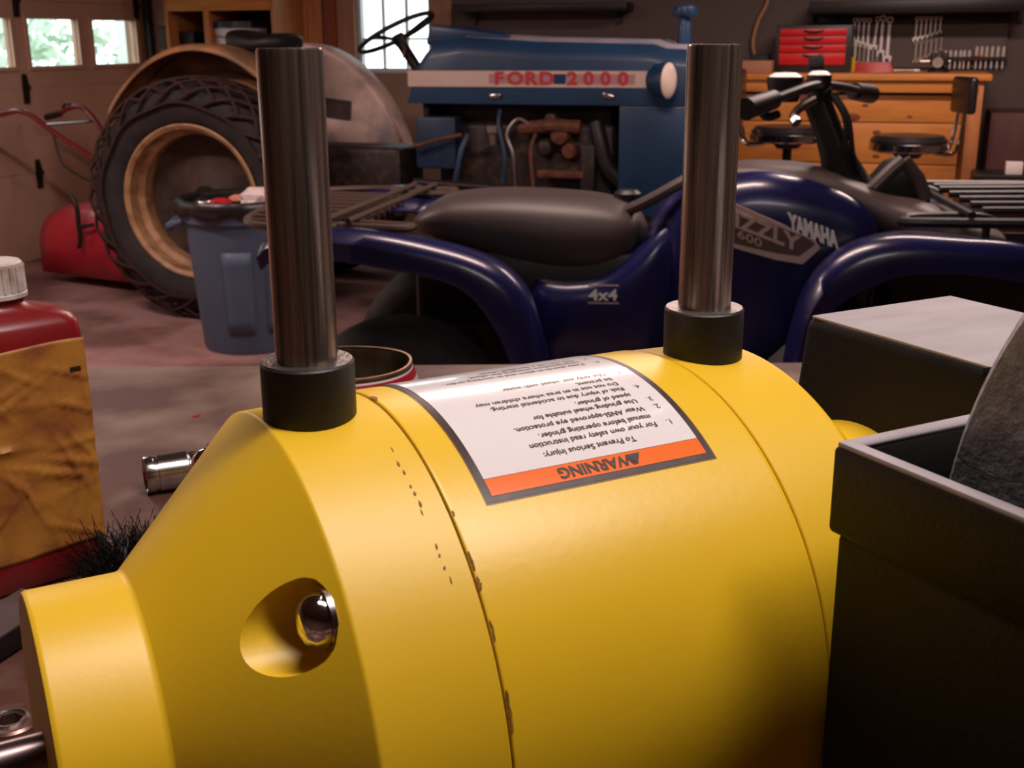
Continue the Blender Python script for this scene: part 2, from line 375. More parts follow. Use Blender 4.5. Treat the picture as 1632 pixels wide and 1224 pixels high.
# pine boarding left of the window
bx = [RM.px(x, 50, V_BACK - 0.03)[0] for x in (436, 463, 490, 514)]
for a, b in zip(bx, bx[1:]): box('board', ((a + b) / 2, V_BACK - 0.014, CEIL / 2), (b - a - 0.004, 0.026, CEIL), PINEV, wback, bevel=0.003, smooth=False)
a, b = RM.px(519, 50, V_BACK - 0.05)[0], RM.px(535, 50, V_BACK - 0.05)[0]
tr = MB().box(((a + b) / 2, V_BACK - 0.025, CEIL / 2), (b - a, 0.05, CEIL)).build('trim_2', REDBR, None, smooth=False); tr.rotation_euler = (0, 0, RM.yaw); tag(tr, 'red brown upright trim board left of the window', kind='structure')

# ------------------------------------------------------------------ outdoors seen through the panes
LAWN = mat('lawn', (120, 150, 110), 0.9, var=0.2, scale=3)
g = box('ground', (0, 0, 0), (60, 60, 0.1), LAWN, smooth=False); g.location = (0, 5, -0.26); tag(g, 'lawn outside the garage', kind='structure')
LEAF = mat('overexposed_leaves', (222, 236, 224), 0.7, rgb2=(188, 206, 188), scale=2.5, lo=0.3, hi=0.7); TRUNK = mat('tree_bark', (150, 140, 132), 0.9, var=0.2, scale=8)  # leaf colour whitened to stand for overexposed daylight
def bush(u, v, rad, h, label, n=1500):
    t_ = thing('tree', label, 'tree', room(u, v, -0.21), 0, 'trees outside the garage')
    tube('trunk', [(0, 0, 0), (0.03, 0, h * 0.35), (0, 0.02, h * 0.8)], [0.09, 0.07, 0.03], TRUNK, t_, seg=8)
    mb = MB()
    for k in range(n):
        a = random.uniform(0, 2 * pi); ph = math.acos(random.uniform(-1, 1)); rr = random.uniform(0.55, 1) ** 0.5
        c = Vector((rad * rr * sin(ph) * cos(a), rad * rr * sin(ph) * sin(a), h * 0.55 + h * 0.46 * rr * cos(ph)))
        s = random.uniform(0.05, 0.12); d = Vector((random.gauss(0, 1), random.gauss(0, 1), random.gauss(0, 1))).normalized(); e = d.orthogonal().normalized()
        mb.add([c - d * s, c + e * s * 0.5, c + d * s, c - e * s * 0.5], [(0, 1, 2, 3)])
    f = mb.build('foliage', LEAF, t_, smooth=False); f['kind'] = 'stuff'
bush(-9.5, 9.9, 1.3, 3.6, 'pale tree outside the garage door, seen in its nearest full pane'); bush(-9.2, 12.9, 1.5, 3.8, 'pale tree outside, farthest back behind the garage door panes'); bush(-8.9, 7.1, 1.2, 3.2, 'pale tree outside the leftmost garage door pane')
P = RM.on(206, 60, RM.x, U_LEFT - 1.6)
WP = mat('white_post_paint', (240, 242, 245), 0.6)
pt = thing('porch_post', 'white post outside the last garage door pane', 'post', room(P.x, P.y, -0.21), RM.yaw)
box('post_shaft', (0, 0, 1.3), (0.16, 0.16, 2.6), WP, pt, bevel=0.008); box('post_base', (0, 0, 0.08), (0.22, 0.22, 0.16), WP, pt, bevel=0.008)

# ------------------------------------------------------------------ ceiling light fixtures
FIX = mat('white_fixture_enamel', (225, 222, 218), 0.5); TUBE = mat('lit_tube', (255, 255, 255), 0.5, emit=(255, 236, 228), estr=4.0)
wh = ['above the bench grinder', 'over the tractor', 'over the trash bin', 'over the far workbench']
for i, (u, v, pw, al, lc) in enumerate(LAMPS):
    t_ = thing('shop_light', 'white twin tube ceiling light ' + wh[i], 'light', room(u, v, LAMP_Z), RM.yaw + al, 'ceiling shop lights')
    box('housing', (0, 0, 0.02), (1.24, 0.16, 0.06), FIX, t_, bevel=0.006)
    for s in (-1, 1): tube('lamp_tube', [(-0.58, s * 0.045, -0.025), (0.58, s * 0.045, -0.025)], 0.013, TUBE, t_, seg=10)
    for s in (-1, 1): tube('chain', [(s * 0.5, 0, 0.05), (s * 0.5, 0, CEIL - LAMP_Z)], 0.003, BLACKM, t_, seg=6)

# ================================================================== workbench in the foreground
BZ = 1.03
WB = thing('workbench', 'oil stained brown workbench carrying the yellow grinder', 'workbench', (0.1, 0.40, 0), 0)
box('bench_top', (0, 0.03, BZ - 0.025), (2.6, 1.68, 0.05), BENCH, WB, bevel=0.004)
for sx in (-1.2, 1.2):
    for sy in (-0.7, 0.78): box('leg', (sx, sy, (BZ - 0.05) / 2), (0.09, 0.09, BZ - 0.05), WOODD, WB, bevel=0.004)
for sy in (-0.7, 0.78): box('apron', (0, sy, BZ - 0.11), (2.31, 0.04, 0.12), WOODD, WB, bevel=0.003)

# ================================================================== bench grinder
TH = 1.0858254; GA = Vector((sin(TH), cos(TH), 0)); GYAW = atan2(GA.y, GA.x)
GF = Frame((-0.13135906, 0.24928394, BZ), GYAW); AXH = 1.20745 - BZ
G = thing('bench_grinder', 'yellow wet and dry bench grinder with black water trough', 'grinder', GF.O, GYAW)
S_HE, S_H, S_B, S_L, S_R, S_E = 0.0148, 0.0394, 0.0765, 0.1071, 0.2011, 0.2305
C = (0, 0, AXH)
motor = lathe('motor_housing', supp([(0.02, S_L), (0.0796, S_L), (0.0799, S_L + 0.0002), (0.08, S_L + 0.0005), (0.08, S_R - 0.0016), (0.0798, S_R - 0.0006), (0.0785, S_R), (0.02, S_R)]), YELD, G, C, 'x', 160)
lathe('seam', [(0.0745, S_L - 0.0006), (0.0792, S_L - 0.0006), (0.0792, S_L + 0.0001), (0.0745, S_L + 0.0001)], GAP, motor, C, 'x', 128)
def lx(prof): return prof
endb = lathe('end_bell', supp([(0.006, S_HE), (0.0405, S_HE), (0.0414, S_HE + 0.0003), (0.0419, S_HE + 0.0012), (0.0419, S_H - 0.001), (0.0422, S_H + 0.0001), (0.0784, S_B - 0.0005), (0.0787, S_B - 0.0001), (0.0788, S_B + 0.0003),
                           (0.0796, S_L - 0.0006), (0.0793, S_L - 0.0003), (0.03, S_L - 0.0003)]), YEL, G, C, 'x', 192)
def cut(o, cutters):
    for cc in cutters:
        md = o.modifiers.new('cut', 'BOOLEAN'); md.operation = 'DIFFERENCE'; md.object = cc; md.solver = 'EXACT'
    bpy.context.view_layer.update(); dg = bpy.context.evaluated_depsgraph_get()
    me = bpy.data.meshes.new_from_object(o.evaluated_get(dg)); o.modifiers.clear(); old = o.data; o.data = me
    me.polygons.foreach_set('use_smooth', [True] * len(me.polygons)); me.set_sharp_from_angle(angle=radians(30))
    for cc in cutters: bpy.data.objects.remove(cc)
PA, PR_, PQ = radians(47.2), 0.0688, 0.0104           # screw pocket: angle from the top, radius, own radius
cuts = []
for ang in (PA, PA + pi / 2, PA + pi, PA - pi / 2):
    pc = Vector((0, -PR_ * sin(ang), AXH + PR_ * cos(ang)))
    c_ = lathe('cutter', [(0, 0.02), (PQ, 0.02), (PQ, S_B - 0.0062), (PQ * 0.95, S_B - 0.0042), (PQ * 0.8, S_B - 0.0025), (0, S_B - 0.0025)], None, G, pc, 'x', 48); cuts.append(c_)
cut(endb, cuts)
for ang in (PA, PA - pi / 2):
    pc = Vector((0, -0.0698 * sin(ang), AXH + 0.0698 * cos(ang)))
    sc_ = lathe('screw', [(0, S_B - 0.0098), (0.0020, S_B - 0.0097), (0.0044, S_B - 0.0087), (0.0060, S_B - 0.0070), (0.0066, S_B - 0.0052), (0.0066, S_B - 0.0038), (0, S_B - 0.0038)], CHROME, endb, pc, 'x', 32, label='bright domed screw in a round pocket')
    lathe('washer', [(0, S_B - 0.0038), (0.0076, S_B - 0.0037), (0.0076, S_B - 0.0024), (0, S_B - 0.0024)], CHROMED, endb, pc, 'x', 32)
lathe('shaft', [(0, -0.045), (0.0055, -0.045), (0.00635, -0.044), (0.00635, 0.03), (0, 0.03)], SHAFT, G, C, 'x', 40, label='bare steel shaft end')
lathe('end_bell', supp([(0.03, S_R + 0.0003), (0.0793, S_R + 0.0003), (0.0796, S_R + 0.0006), (0.0788, S_E - 0.0006), (0.0785, S_E + 0.0002), (0.078, S_E + 0.001), (0.047, 0.2655), (0.0447, 0.2675), (0.0447, 0.2850), (0.0435, 0.2862), (0.006, 0.2862)]), YEL, G, C, 'x', 160)
# pedestal
V, F = loft_g([[(x, y, z) for x, y in ((0.085, -sy), (0.225, -sy), (0.225, sy), (0.085, sy))] for z, sy in ((0.012, 0.085), (0.04, 0.06), (0.115, 0.055))])
mesh('pedestal', V, F, YEL, G, bevel=0.006)
box('foot_plate', (0.155, 0, 0.006), (0.2, 0.19, 0.012), BLKP, G, bevel=0.003)
# gear housing at the right end
hz = AXH + 0.080
V, F = loft_g([[(x, y, z) for x, y in ((0.2865 - d, 0.034 + d), (0.2865 - d, -0.13 - d), (0.360 + d, -0.13 - d), (0.360 + d, 0.034 + d))] for z, d in ((0.0, 0.016), (hz - 0.0039, 0.0))])
gh = mesh('gear_housing', V, F, BLKP, G, bevel=0.004, seg=3)
mesh('top_face', *box_g((0.32325, -0.048, hz - 0.0042), (0.0700, 0.1605, 0.0012)), TOPG, gh, bevel=0.0005, label='dusty grey top face')
tube('edge_chip', [(0.2868, -0.046, hz - 0.0046), (0.2874, -0.049, hz - 0.0038), (0.2874, -0.052, hz - 0.0046)], 0.0008, BLKP, gh, seg=6)
# water trough in front with the big wet stone
TX0, TX1, TY0, TY1, TZ = 0.1915, 0.335, -0.0835, -0.43, AXH + 0.080
tv = MB()
def trough_wall(z0, z1, o, w):                     # hollow rectangle, outer offset o, wall w
    x0, x1, y0, y1 = TX0 - o + 0.0018, TX1 + o, TY0 + o - 0.0018, TY1 - o
    Vv = []
    for z in (z0, z1):
        Vv += [(x0, y0, z), (x1, y0, z), (x1, y1, z), (x0, y1, z), (x0 + w, y0 - w, z), (x1 - w, y0 - w, z), (x1 - w, y1 + w, z), (x0 + w, y1 + w, z)]
    Fv = []
    for k in range(4):
        l = (k + 1) % 4
        Fv += [(k, l, 8 + l, 8 + k), (4 + k, 12 + k, 12 + l, 4 + l), (8 + k, 8 + l, 12 + l, 12 + k), (k, 4 + k, 4 + l, l)]
    return Vv, Fv
trough = mesh('water_trough', *trough_wall(0.02, TZ - 0.0235, 0.0, 0.0035), BLKP, G, bevel=0.0015)
mesh('trough_lip', *trough_wall(TZ - 0.0235, TZ - 0.0012, 0.0018, 0.0048), BLKP, trough, bevel=0.0014)
mesh('lip_edge', *trough_wall(TZ - 0.0018, TZ, 0.0012, 0.0042), RIMG, trough, bevel=0.0008, label='worn grey rim edge')
box('trough_floor', ((TX0 + TX1) / 2, (TY0 + TY1) / 2, 0.0225), (TX1 - TX0 - 0.004, TY0 - TY1 - 0.004, 0.005), BLKP, trough)
lathe('wet_stone', [(0.012, 0.217), (0.132, 0.217), (0.134, 0.219), (0.134, 0.268), (0.132, 0.270), (0.012, 0.270)], STONE, G, (0, -0.2275, AXH + 0.048), 'x', 128, label='big grey grinding stone')
tube('wet_spindle', [(0.205, -0.2275, AXH + 0.048), (0.32, -0.2275, AXH + 0.048)], 0.012, STEELD, G, seg=20)
# warning label wrapped on the motor
LS0, LS1, LT0, LT1 = 0.1166, 0.1856, radians(-30), radians(36.0)
LC, LR = (LS0 + LS1) / 2, 0.0801
def lab_pt(u, v, r): th = v; return Vector((LC - u, -r * sin(th), AXH + r * cos(th)))      # u to the reader's right, v = angle
def lab_patch(name, u0, u1, t0, t1, r, m, parent, label=None):
    n = 40; rows = [[lab_pt(u0, t0 + (t1 - t0) * i / n, r), lab_pt(u1, t0 + (t1 - t0) * i / n, r)] for i in range(n + 1)]
    V_ = [p for r_ in rows for p in r_]; F_ = [(2 * i, 2 * i + 1, 2 * i + 3, 2 * i + 2) for i in range(n)]
    o = mesh(name, V_, F_, m, parent, angle=60)
    if label: o['label'] = label
    return o
HW = (LS1 - LS0) / 2
lab = lab_patch('warning_label', -HW, HW, LT0, LT1, 0.0801, mat('label_clear_edge', (120, 94, 70), 0.3), G, 'white and orange warning sticker')
lab_patch('label_border', -HW + 0.0004, HW - 0.0004, LT0 + 0.004, LT1 - 0.006, 0.0802, LABB, lab, 'dark printed border')
BW = 0.0023
lab_patch('label_field', -HW + BW, HW - BW, LT0 + 0.03, radians(30.6), 0.0803, LABW, lab, 'white printed field')
lab_patch('label_band', -HW + BW, HW - BW, radians(30.7), radians(34.4), 0.0803, LABO, lab, 'orange warning band')
def lab_text(body, size, u, deg, m, align='LEFT', bold=0.0, name='label_text'):
    me = text_mesh(body, size, 0.0, align, bold)
    for v in me.vertices:
        p = lab_pt(u + v.co.x, radians(deg) + v.co.y / LR, 0.08047); v.co = p
    me.materials.append(m); o = bpy.data.objects.new(name, me); link(o, lab)
lab_text('WARNING', 0.0046, 0.0012, 32.45, INKD, 'CENTER', 0.00012)
tri = mesh('warning_triangle', [lab_pt(-0.0128, radians(31.4), 0.0805), lab_pt(-0.0086, radians(31.4), 0.0805), lab_pt(-0.0107, radians(33.9), 0.0805)], [(0, 1, 2)], INKD, lab, smooth=False)
rowsL = [(27.9, -0.0145, 'To Prevent Serious Injury:', ''), (25.3, -0.0235, 'For your own safety read instruction', '1.'), (23.0, -0.0235, 'manual before operating grinder.', ''),
         (20.4, -0.0235, 'Wear ANSI-approved eye protection.', '2.'), (17.8, -0.0235, 'Use grinding wheel suitable for', '3.'), (15.5, -0.0235, 'speed of grinder.', ''),
         (12.9, -0.0235, 'Risk of injury due to accidental starting.', '4.'), (10.6, -0.0235, 'Do not use in an area where children may', ''), (8.3, -0.0235, 'be present.', ''),
         (5.6, -0.0235, 'Use only wet wheel with water.', '5.'), (-2.5, -0.0235, 'Keep guards in place and in working order.', '6.'), (-5.0, -0.0235, 'Unplug before changing the wheel.', ''), (-7.5, -0.0235, 'Do not use a damaged wheel.', '7.')]
for dg, u, b_, nb in rowsL:
    lab_text(b_, 0.00262, u, dg, INK, bold=0.00003)
    if nb: lab_text(nb, 0.00262, u - 0.0052, dg, INK)
# grime and paint chips along the left seam
CHIP = mat('bare_chip', (100, 66, 26), 0.7, rgb2=(150, 104, 32), scale=300)
cm = MB()
for t_, l_, w_ in ((-0.05, 0.05, 0.0010), (0.62, 0.02, 0.0003), (0.76, 0.06, 0.0004), (0.84, 0.04, 0.0006), (0.97, 0.06, 0.0003), (1.17, 0.04, 0.0006), (1.21, 0.08, 0.0005)):
    s_ = S_L + 0.0006; r_ = 0.0802; nn = 7
    L_ = [Vector((s_ - w_ * random.uniform(0.4, 1), -r_ * sin(t_ + l_ * k / nn), AXH + r_ * cos(t_ + l_ * k / nn))) for k in range(nn + 1)]
    R_ = [Vector((s_ + w_ * random.uniform(0.1, 1) * sin(pi * (k + 0.5) / (nn + 1)), -r_ * sin(t_ + l_ * k / nn), AXH + r_ * cos(t_ + l_ * k / nn))) for k in range(nn + 1)]
    cm.add(L_ + R_[::-1], [tuple(range(2 * nn + 2))])
for t_ in (0.33, 0.40, 0.44, 0.50, 0.53, 0.57, 0.60, 0.72, 0.75, 0.79, 0.83):
    s_ = S_L - 0.0062 + random.gauss(0, 0.0003); r_ = 0.0796; l_ = random.uniform(0.012, 0.03); w_ = random.uniform(0.00015, 0.0004)
    cm.add([Vector((s_ + dx, -r_ * sin(t_ + dt), AXH + r_ * cos(t_ + dt))) for dx, dt in ((-w_, 0.1 * l_), (0, -l_ * 0.5), (w_, 0), (w_ * 0.6, l_ * 0.4), (-w_ * 0.5, l_ * 0.5))], [(0, 1, 2, 3, 4)])
pc_ = cm.build('paint_chips', CHIP, endb, smooth=False); pc_['kind'] = 'stuff'

# ------------------------------------------------------------------ two steel posts standing on the motor
def post(x, lab_):
    t_ = thing('steel_post', lab_, 'steel post', GF.w(x, 0, AXH + 0.0786), GYAW, 'steel posts standing on the grinder motor')
    n = 40; prof = []
    r0, h = 0.0121, 0.0152
    Vv, Fv = [], []                                  # collar with its underside saddled to the round motor
    for k in range(n):
        th = 2 * pi * k / n; y = r0 * sin(th); sag = sqrt(0.0788 ** 2 - y * y) - 0.0788
        Vv += [(r0 * cos(th), y, sag + 0.0002), (r0 * cos(th), y, h - 0.0005), ((r0 - 0.0005) * cos(th), (r0 - 0.0005) * sin(th), h), (0.0078 * cos(th), 0.0078 * sin(th), h)]
    for k in range(n):
        l = (k + 1) % n
        for i in range(3): Fv.append((k * 4 + i, k * 4 + i + 1, l * 4 + i + 1, l * 4 + i))
    col_ = mesh('collar', Vv, Fv, COLLAR, t_, angle=30, label='black collar')
    lathe('collar_face', [(0.0078, h - 0.0004), (0.0116, h - 0.0004), (0.0116, h + 0.0002), (0.0078, h + 0.0002)], STEELD, col_, (0, 0, 0), 'z', 40, label='bare bright top face of the collar')
    lathe('rod', [(0.0, 0.004), (0.0080, 0.004), (0.0080, 0.0918), (0.0077, 0.0925), (0.0, 0.0925)], STEEL, t_, (0, 0, 0), 'z', 48, label='turned steel rod')
post(0.0888, 'tall steel post in a black collar, nearer the screw pocket'); post(0.2152, 'tall steel post in a black collar, beside the dusty gear housing')

# ================================================================== small things on the bench
RED = mat('red_bottle_plastic', (150, 22, 26), 0.35, rgb2=(112, 14, 20), scale=20, coat=0.1, lo=0.3, hi=0.7)
# creased, oil-soaked label paper
PAPER = mat('oily_yellow_paper', (188, 128, 50), 0.5, rgb2=(126, 62, 36), scale=30, detail=7, lo=0.42, hi=0.72, bump=0.9, bscale=34)
CAPW = mat('grubby_white_cap', (214, 204, 198), 0.5, rgb2=(150, 112, 92), scale=60, lo=0.45, hi=0.75, bump=0.1)
P = atZ(183, 905, BZ); BYAW = radians(42); BF = Frame(P, BYAW)
bot = thing('oil_bottle', 'red oil bottle with a creased yellow label and white cap', 'bottle', BF.w(-0.0445, 0.0325, 0), BYAW)
bh = 0.180
def rrect(hx, hy, r, z, n=6):
    out = []
    for cx, cy, a0 in ((hx - r, hy - r, 0), (-hx + r, hy - r, 90), (-hx + r, -hy + r, 180), (hx - r, -hy + r, 270)):
        for k in range(n + 1):
            a = radians(a0 + 90 * k / n); out.append((cx + r * cos(a), cy + r * sin(a), z))
    return out
rings = [rrect(0.039, 0.026, 0.008, 0.0), rrect(0.0425, 0.030, 0.010, 0.004), rrect(0.0435, 0.031, 0.010, 0.02), rrect(0.0435, 0.031, 0.010, bh - 0.022), rrect(0.043, 0.0305, 0.011, bh - 0.004), rrect(0.040, 0.027, 0.013, bh + 0.001), rrect(0.031, 0.021, 0.014, bh + 0.0045), rrect(0.021, 0.0175, 0.016, bh + 0.007), rrect(0.0165, 0.0165, 0.0164, bh + 0.010), rrect(0.0165, 0.0165, 0.0164, bh + 0.022)]
V, F = loft_g(rings); mesh('bottle_body', V, F, RED, bot, angle=50)
# wrinkled label, a real sheet on the front face
rows = []; random.seed(3)
cre = [(random.uniform(-0.04, 0.04), random.uniform(0.03, 0.16), random.choice((random.uniform(-0.5, 0.5), random.uniform(0.6, 2.4))), random.uniform(0.5, 1.2)) for _ in range(34)]
for i in range(61):
    z = 0.024 + (bh - 0.039) * i / 60; row = []
    for j in range(61):
        x = -0.0405 + 0.0815 * j / 60; y = -0.0316
        for cx, cz, ca, am in cre:
            d = (x - cx) * sin(ca) + (z - cz) * cos(ca); l = (x - cx) * cos(ca) - (z - cz) * sin(ca)
            y -= 0.0019 * am * math.exp(-abs(d) / 0.0013) * math.exp(-(l / 0.022) ** 2)
        row.append((x, y, z + 0.0012 * sin(x * 60)))
    rows.append(row)
lb = sheet('paper_label', rows, PAPER, bot, thick=0.0003, angle=60); lb['label'] = 'creased oily yellow paper label'
box('label_print', (0.033, -0.0330, bh - 0.034), (0.007, 0.0006, 0.0028), INKD, lb, smooth=False)
cap = lathe('cap', [(0, bh + 0.037), (0.0165, bh + 0.037), (0.018, bh + 0.0355), (0.0185, bh + 0.017), (0.0192, bh + 0.0165), (0.0192, bh + 0.014), (0.0, bh + 0.014)], CAPW, bot, (0, 0, 0), 'z', 40)
for k in range(0, 24): 
    a = 2 * pi * k / 24; box('rib', (0.0184 * cos(a), 0.0184 * sin(a), bh + 0.026), (0.0012, 0.0016, 0.016), CAPW, cap, rot=Matrix.Rotation(a, 3, 'Z'), smooth=False)

# wire brush
WIRE = mat('black_brush_wire', (30, 24, 22), 0.5, 0.4)
P = atZ(207, 962, BZ); wb = thing('wire_brush', 'black wire wheel brush with frayed bristles by the oil bottle', 'brush', P, 0.4)
lathe('hub', [(0, 0), (0.028, 0), (0.03, 0.002), (0.03, 0.014), (0.012, 0.016), (0.012, 0.02), (0, 0.02)], STEELD, wb, (0.012, 0.012, 0.0), 'z', 32)
mb = MB(); random.seed(11)
for k in range(1500):
    a = random.uniform(0, 2 * pi); r0 = random.uniform(0.0, 0.032); el = radians(random.uniform(28, 95)); ln = random.uniform(0.018, 0.038) * (1.35 if random.random() < 0.04 else 1)
    b0 = Vector((0.012 + r0 * cos(a), 0.012 + r0 * sin(a), random.uniform(0.002, 0.014)))
    d = Vector((cos(a) * cos(el), sin(a) * cos(el), sin(el))); d2 = (d + Vector((random.gauss(0, 0.4), random.gauss(0, 0.4), random.gauss(-0.1, 0.3)))).normalized()
    pts = [b0, b0 + d * ln * 0.55, b0 + d * ln * 0.55 + d2 * ln * 0.5]
    for p in pts: p.z = max(p.z, 0.0006)
    mb.tube(pts, 0.00032, 3)
br = mb.build('bristles', WIRE, wb, smooth=False); br['kind'] = 'stuff'

# chrome socket
P = atZ(277, 779, BZ); sk = thing('wrench_socket', 'chrome wrench socket lying beside the grinder', 'socket', (P.x, P.y, BZ), radians(25))
R_ = 0.0152
lathe('socket_body', [(0.0, 0.018), (0.0105, 0.018), (0.0125, -0.020), (0.0135, -0.0215), (0.0148, -0.0215), (R_, -0.0205), (R_, -0.015), (R_ - 0.0008, -0.0145), (R_ - 0.0008, -0.012), (R_, -0.0115), (R_, 0.012), (R_ - 0.0012, 0.0135), (R_ - 0.0012, 0.022), (R_ - 0.002, 0.024), (0.0, 0.024)], CHROMED, sk, (0, 0, R_), 'x', 40)

# tin can with a red and white wrapper
TIN = mat('dull_tin', (120, 104, 82), 0.4, 0.7, rgb2=(84, 66, 48), scale=40, lo=0.35, hi=0.7); TINR = mat('bare_tin_rim', (190, 160, 130), 0.3, 1.0); TWH = mat('white_can_wrapper', (224, 214, 216), 0.35, var=0.06, scale=30, bump=0.3, bscale=50); TRD = mat('red_can_stripe', (170, 26, 44), 0.4)
P = atY(553, 578, 0.90); CZ = P.z - BZ; can = thing('tin_can', 'open tin can with red and white wrapper behind the grinder', 'can', (P.x, P.y, BZ), 0.3)
cr_ = 0.0515
def dent(k, z): return cr_ * (1 + 0.012 * sin(3 * k + 1) + 0.01 * sin(5 * k)) * (1.0 + 0.0 * z)
def ring_can(rf, z, n=48): return [(dent(2 * pi * k / n, z) * rf * cos(2 * pi * k / n), dent(2 * pi * k / n, z) * rf * sin(2 * pi * k / n), z) for k in range(n)]
V, F = loft_g([ring_can(1.06, 0.0), ring_can(1.06, CZ * 0.6), ring_can(1.0, CZ - 0.006), ring_can(1.0, CZ), ring_can(0.975, CZ), ring_can(0.97, CZ - 0.006), ring_can(1.0, CZ * 0.5), ring_can(0.98, 0.004)])
mesh('can_body', V, F, TIN, can, angle=40)
V, F = loft_g([ring_can(1.008, CZ - 0.001), ring_can(1.008, CZ + 0.0006), ring_can(0.972, CZ + 0.0006), ring_can(0.972, CZ - 0.001)] + [ring_can(1.008, CZ - 0.001)], cap=False); mesh('rim', V, F, TINR, can)
V, F = loft_g([ring_can(1.12, 0.004), ring_can(1.16, CZ * 0.6), ring_can(1.09, CZ - 0.014), ring_can(1.014, CZ - 0.0035)], cap=False); w_ = mesh('wrapper', V, F, TWH, can)
V, F = loft_g([ring_can(1.072, CZ - 0.0110), ring_can(1.026, CZ - 0.0048)], cap=False); mesh('red_stripe', V, F, TRD, w_)

# black bar with a hole, and a hex-socket fitting, both cut by the left edge
P = atZ(14, 1022, BZ); bar = thing('steel_plate', 'dark drilled steel plate lying left of the grinder hub', 'steel plate', P, radians(70))
GREYT = mat('scuffed_grey_steel', (130, 112, 116), 0.5, 0.6, var=0.15, scale=50)
mb = MB(); nn = 24
ol = [(-0.05, -0.016), (0.034, -0.016), (0.034, 0.018), (-0.05, 0.018)]
box('plate_body', (-0.008, 0.001, 0.009), (0.084, 0.034, 0.014), BLACKM, bar, bevel=0.001)
lathe('hole', [(0, 0.0), (0.003, 0.0), (0.003, 0.0006), (0, 0.0006)], BLKP, bar, (0.012, -0.004, 0.0172), 'z', 20)
box('plate_face', (-0.008, 0.001, 0.0165), (0.083, 0.033, 0.001), GREYT, bar); box('plate_foot', (-0.008, 0.001, 0.001), (0.07, 0.026, 0.002), BLACKM, bar)
P = atZ(20, 1180, BZ); hx = thing('hex_socket_plug', 'steel plug with a hexagonal hole beside the bare shaft', 'plug', P, 0.5)
mb = MB(); n = 36; z1 = 0.0105
Vv = []
for k in range(n):
    a = 2 * pi * k / n; hr = 0.0052 * cos(pi / 6) / cos((a % (pi / 3)) - pi / 6)
    Vv += [(0.0125 * cos(a), 0.0125 * sin(a), 0), (0.0125 * cos(a), 0.0125 * sin(a), z1 - 0.001), (0.0115 * cos(a), 0.0115 * sin(a), z1), (0.0065 * cos(a), 0.0065 * sin(a), z1), (hr * cos(a), hr * sin(a), z1 - 0.0006), (hr * cos(a), hr * sin(a), 0.002)]
Fv = [(k * 6 + i, k * 6 + i + 1, ((k + 1) % n) * 6 + i + 1, ((k + 1) % n) * 6 + i) for k in range(n) for i in range(5)] + [tuple(k * 6 + 5 for k in range(n)), tuple(k * 6 for k in range(n))]
mesh('plug_body', Vv, Fv, mat('brown_stained_steel', (150, 120, 112), 0.35, 0.9, var=0.2, scale=120), hx, angle=30); hx.scale = (1.25, 1.25, 1.25)
tube('hex_ring', [(0.0068 * cos(2 * pi * k / 30), 0.0068 * sin(2 * pi * k / 30), z1) for k in range(30)], 0.0008, STEELD, hx, closed=True, seg=6)
box('notch', (0.0135, 0.004, 0.0055), (0.004, 0.006, 0.009), STEELD, hx, bevel=0.0006)
CH2 = mat('red_flake', (170, 48, 34), 0.6)
P = atZ(306, 665, BZ); fk = mesh('paint_flake', [(0, 0, 0.0008), (0.006, 0.001, 0.0006), (0.007, 0.005, 0.002), (0.002, 0.006, 0.0012), (0, 0, 0), (0.006, 0.001, 0), (0.007, 0.005, 0.001), (0.002, 0.006, 0)], [(0, 1, 2, 3), (4, 7, 6, 5), (0, 4, 5, 1), (1, 5, 6, 2), (2, 6, 7, 3), (3, 7, 4, 0)], CH2, None, smooth=False)
fk.location = P; tag(fk, 'tiny red paint flake on the bench beyond the socket', 'flake')

# ================================================================== tractor (faces right, parallel to the back wall)
BLU = mat('tractor_blue_paint', (24, 62, 98), 0.42, rgb2=(20, 48, 78), scale=5, bump=0.03, bscale=60, coat=0.1, lo=0.3, hi=0.75)
BLUL = mat('pale_grey_hood_top', (150, 140, 150), 0.5, rgb2=(120, 122, 140), scale=5)  # hood top, paler and greyer than the blue flanks
FPALE = mat('faded_window_lit_fender', (222, 192, 180), 0.5, rgb2=(160, 146, 148), scale=6, lo=0.45, hi=0.66)  # faded paint, made paler to stand for window light
FTAN = mat('tan_fender_paint', (176, 122, 76), 0.5, rgb2=(110, 84, 62), scale=5, lo=0.35, hi=0.65)
RUB = mat('weathered_tyre_rubber', (44, 40, 42), 0.8, rgb2=(30, 27, 28), scale=12, bump=0.3, bscale=60)
CHAIN = mat('rusty_tyre_chain', (66, 36, 28), 0.8, 0.2, rgb2=(40, 27, 25), scale=60)
RIMM = mat('cream_wheel_rim', (176, 138, 98), 0.5, rgb2=(130, 88, 60), scale=14, lo=0.4, hi=0.7)
DISC = mat('dark_wheel_disc', (70, 52, 44), 0.7, rgb2=(44, 32, 28), scale=10)
ENG = mat('greasy_engine_iron', (46, 40, 40), 0.55, 0.2, rgb2=(92, 64, 48), scale=22, lo=0.5, hi=0.75, bump=0.3, bscale=60)
ENGB = mat('engine_blue', (30, 52, 78), 0.5, var=0.2, scale=20)
RUST = mat('rusty_iron', (120, 72, 48), 0.7, 0.2, rgb2=(80, 50, 38), scale=30)
HOSE = mat('black_hose', (30, 27, 27), 0.5)
STRW = mat('white_stripe_decal', (212, 190, 178), 0.5, var=0.05, scale=8); STRR = mat('red_decal_letters', (190, 60, 66), 0.5); LENS = mat('headlamp_glass', (225, 205, 190), 0.15, var=0.05, scale=20)
Pw = atZ(303, 497, 0); _t = Frame(Pw, RM.yaw); TF = Frame(_t.w(0, 0.62, 0), RM.yaw)
T = thing('tractor', 'old blue farm tractor with chained rear tyres', 'tractor', TF.O, RM.yaw)
AX, AZ, TR = 0.145, 0.605, 0.605
lugm = None; cham = None
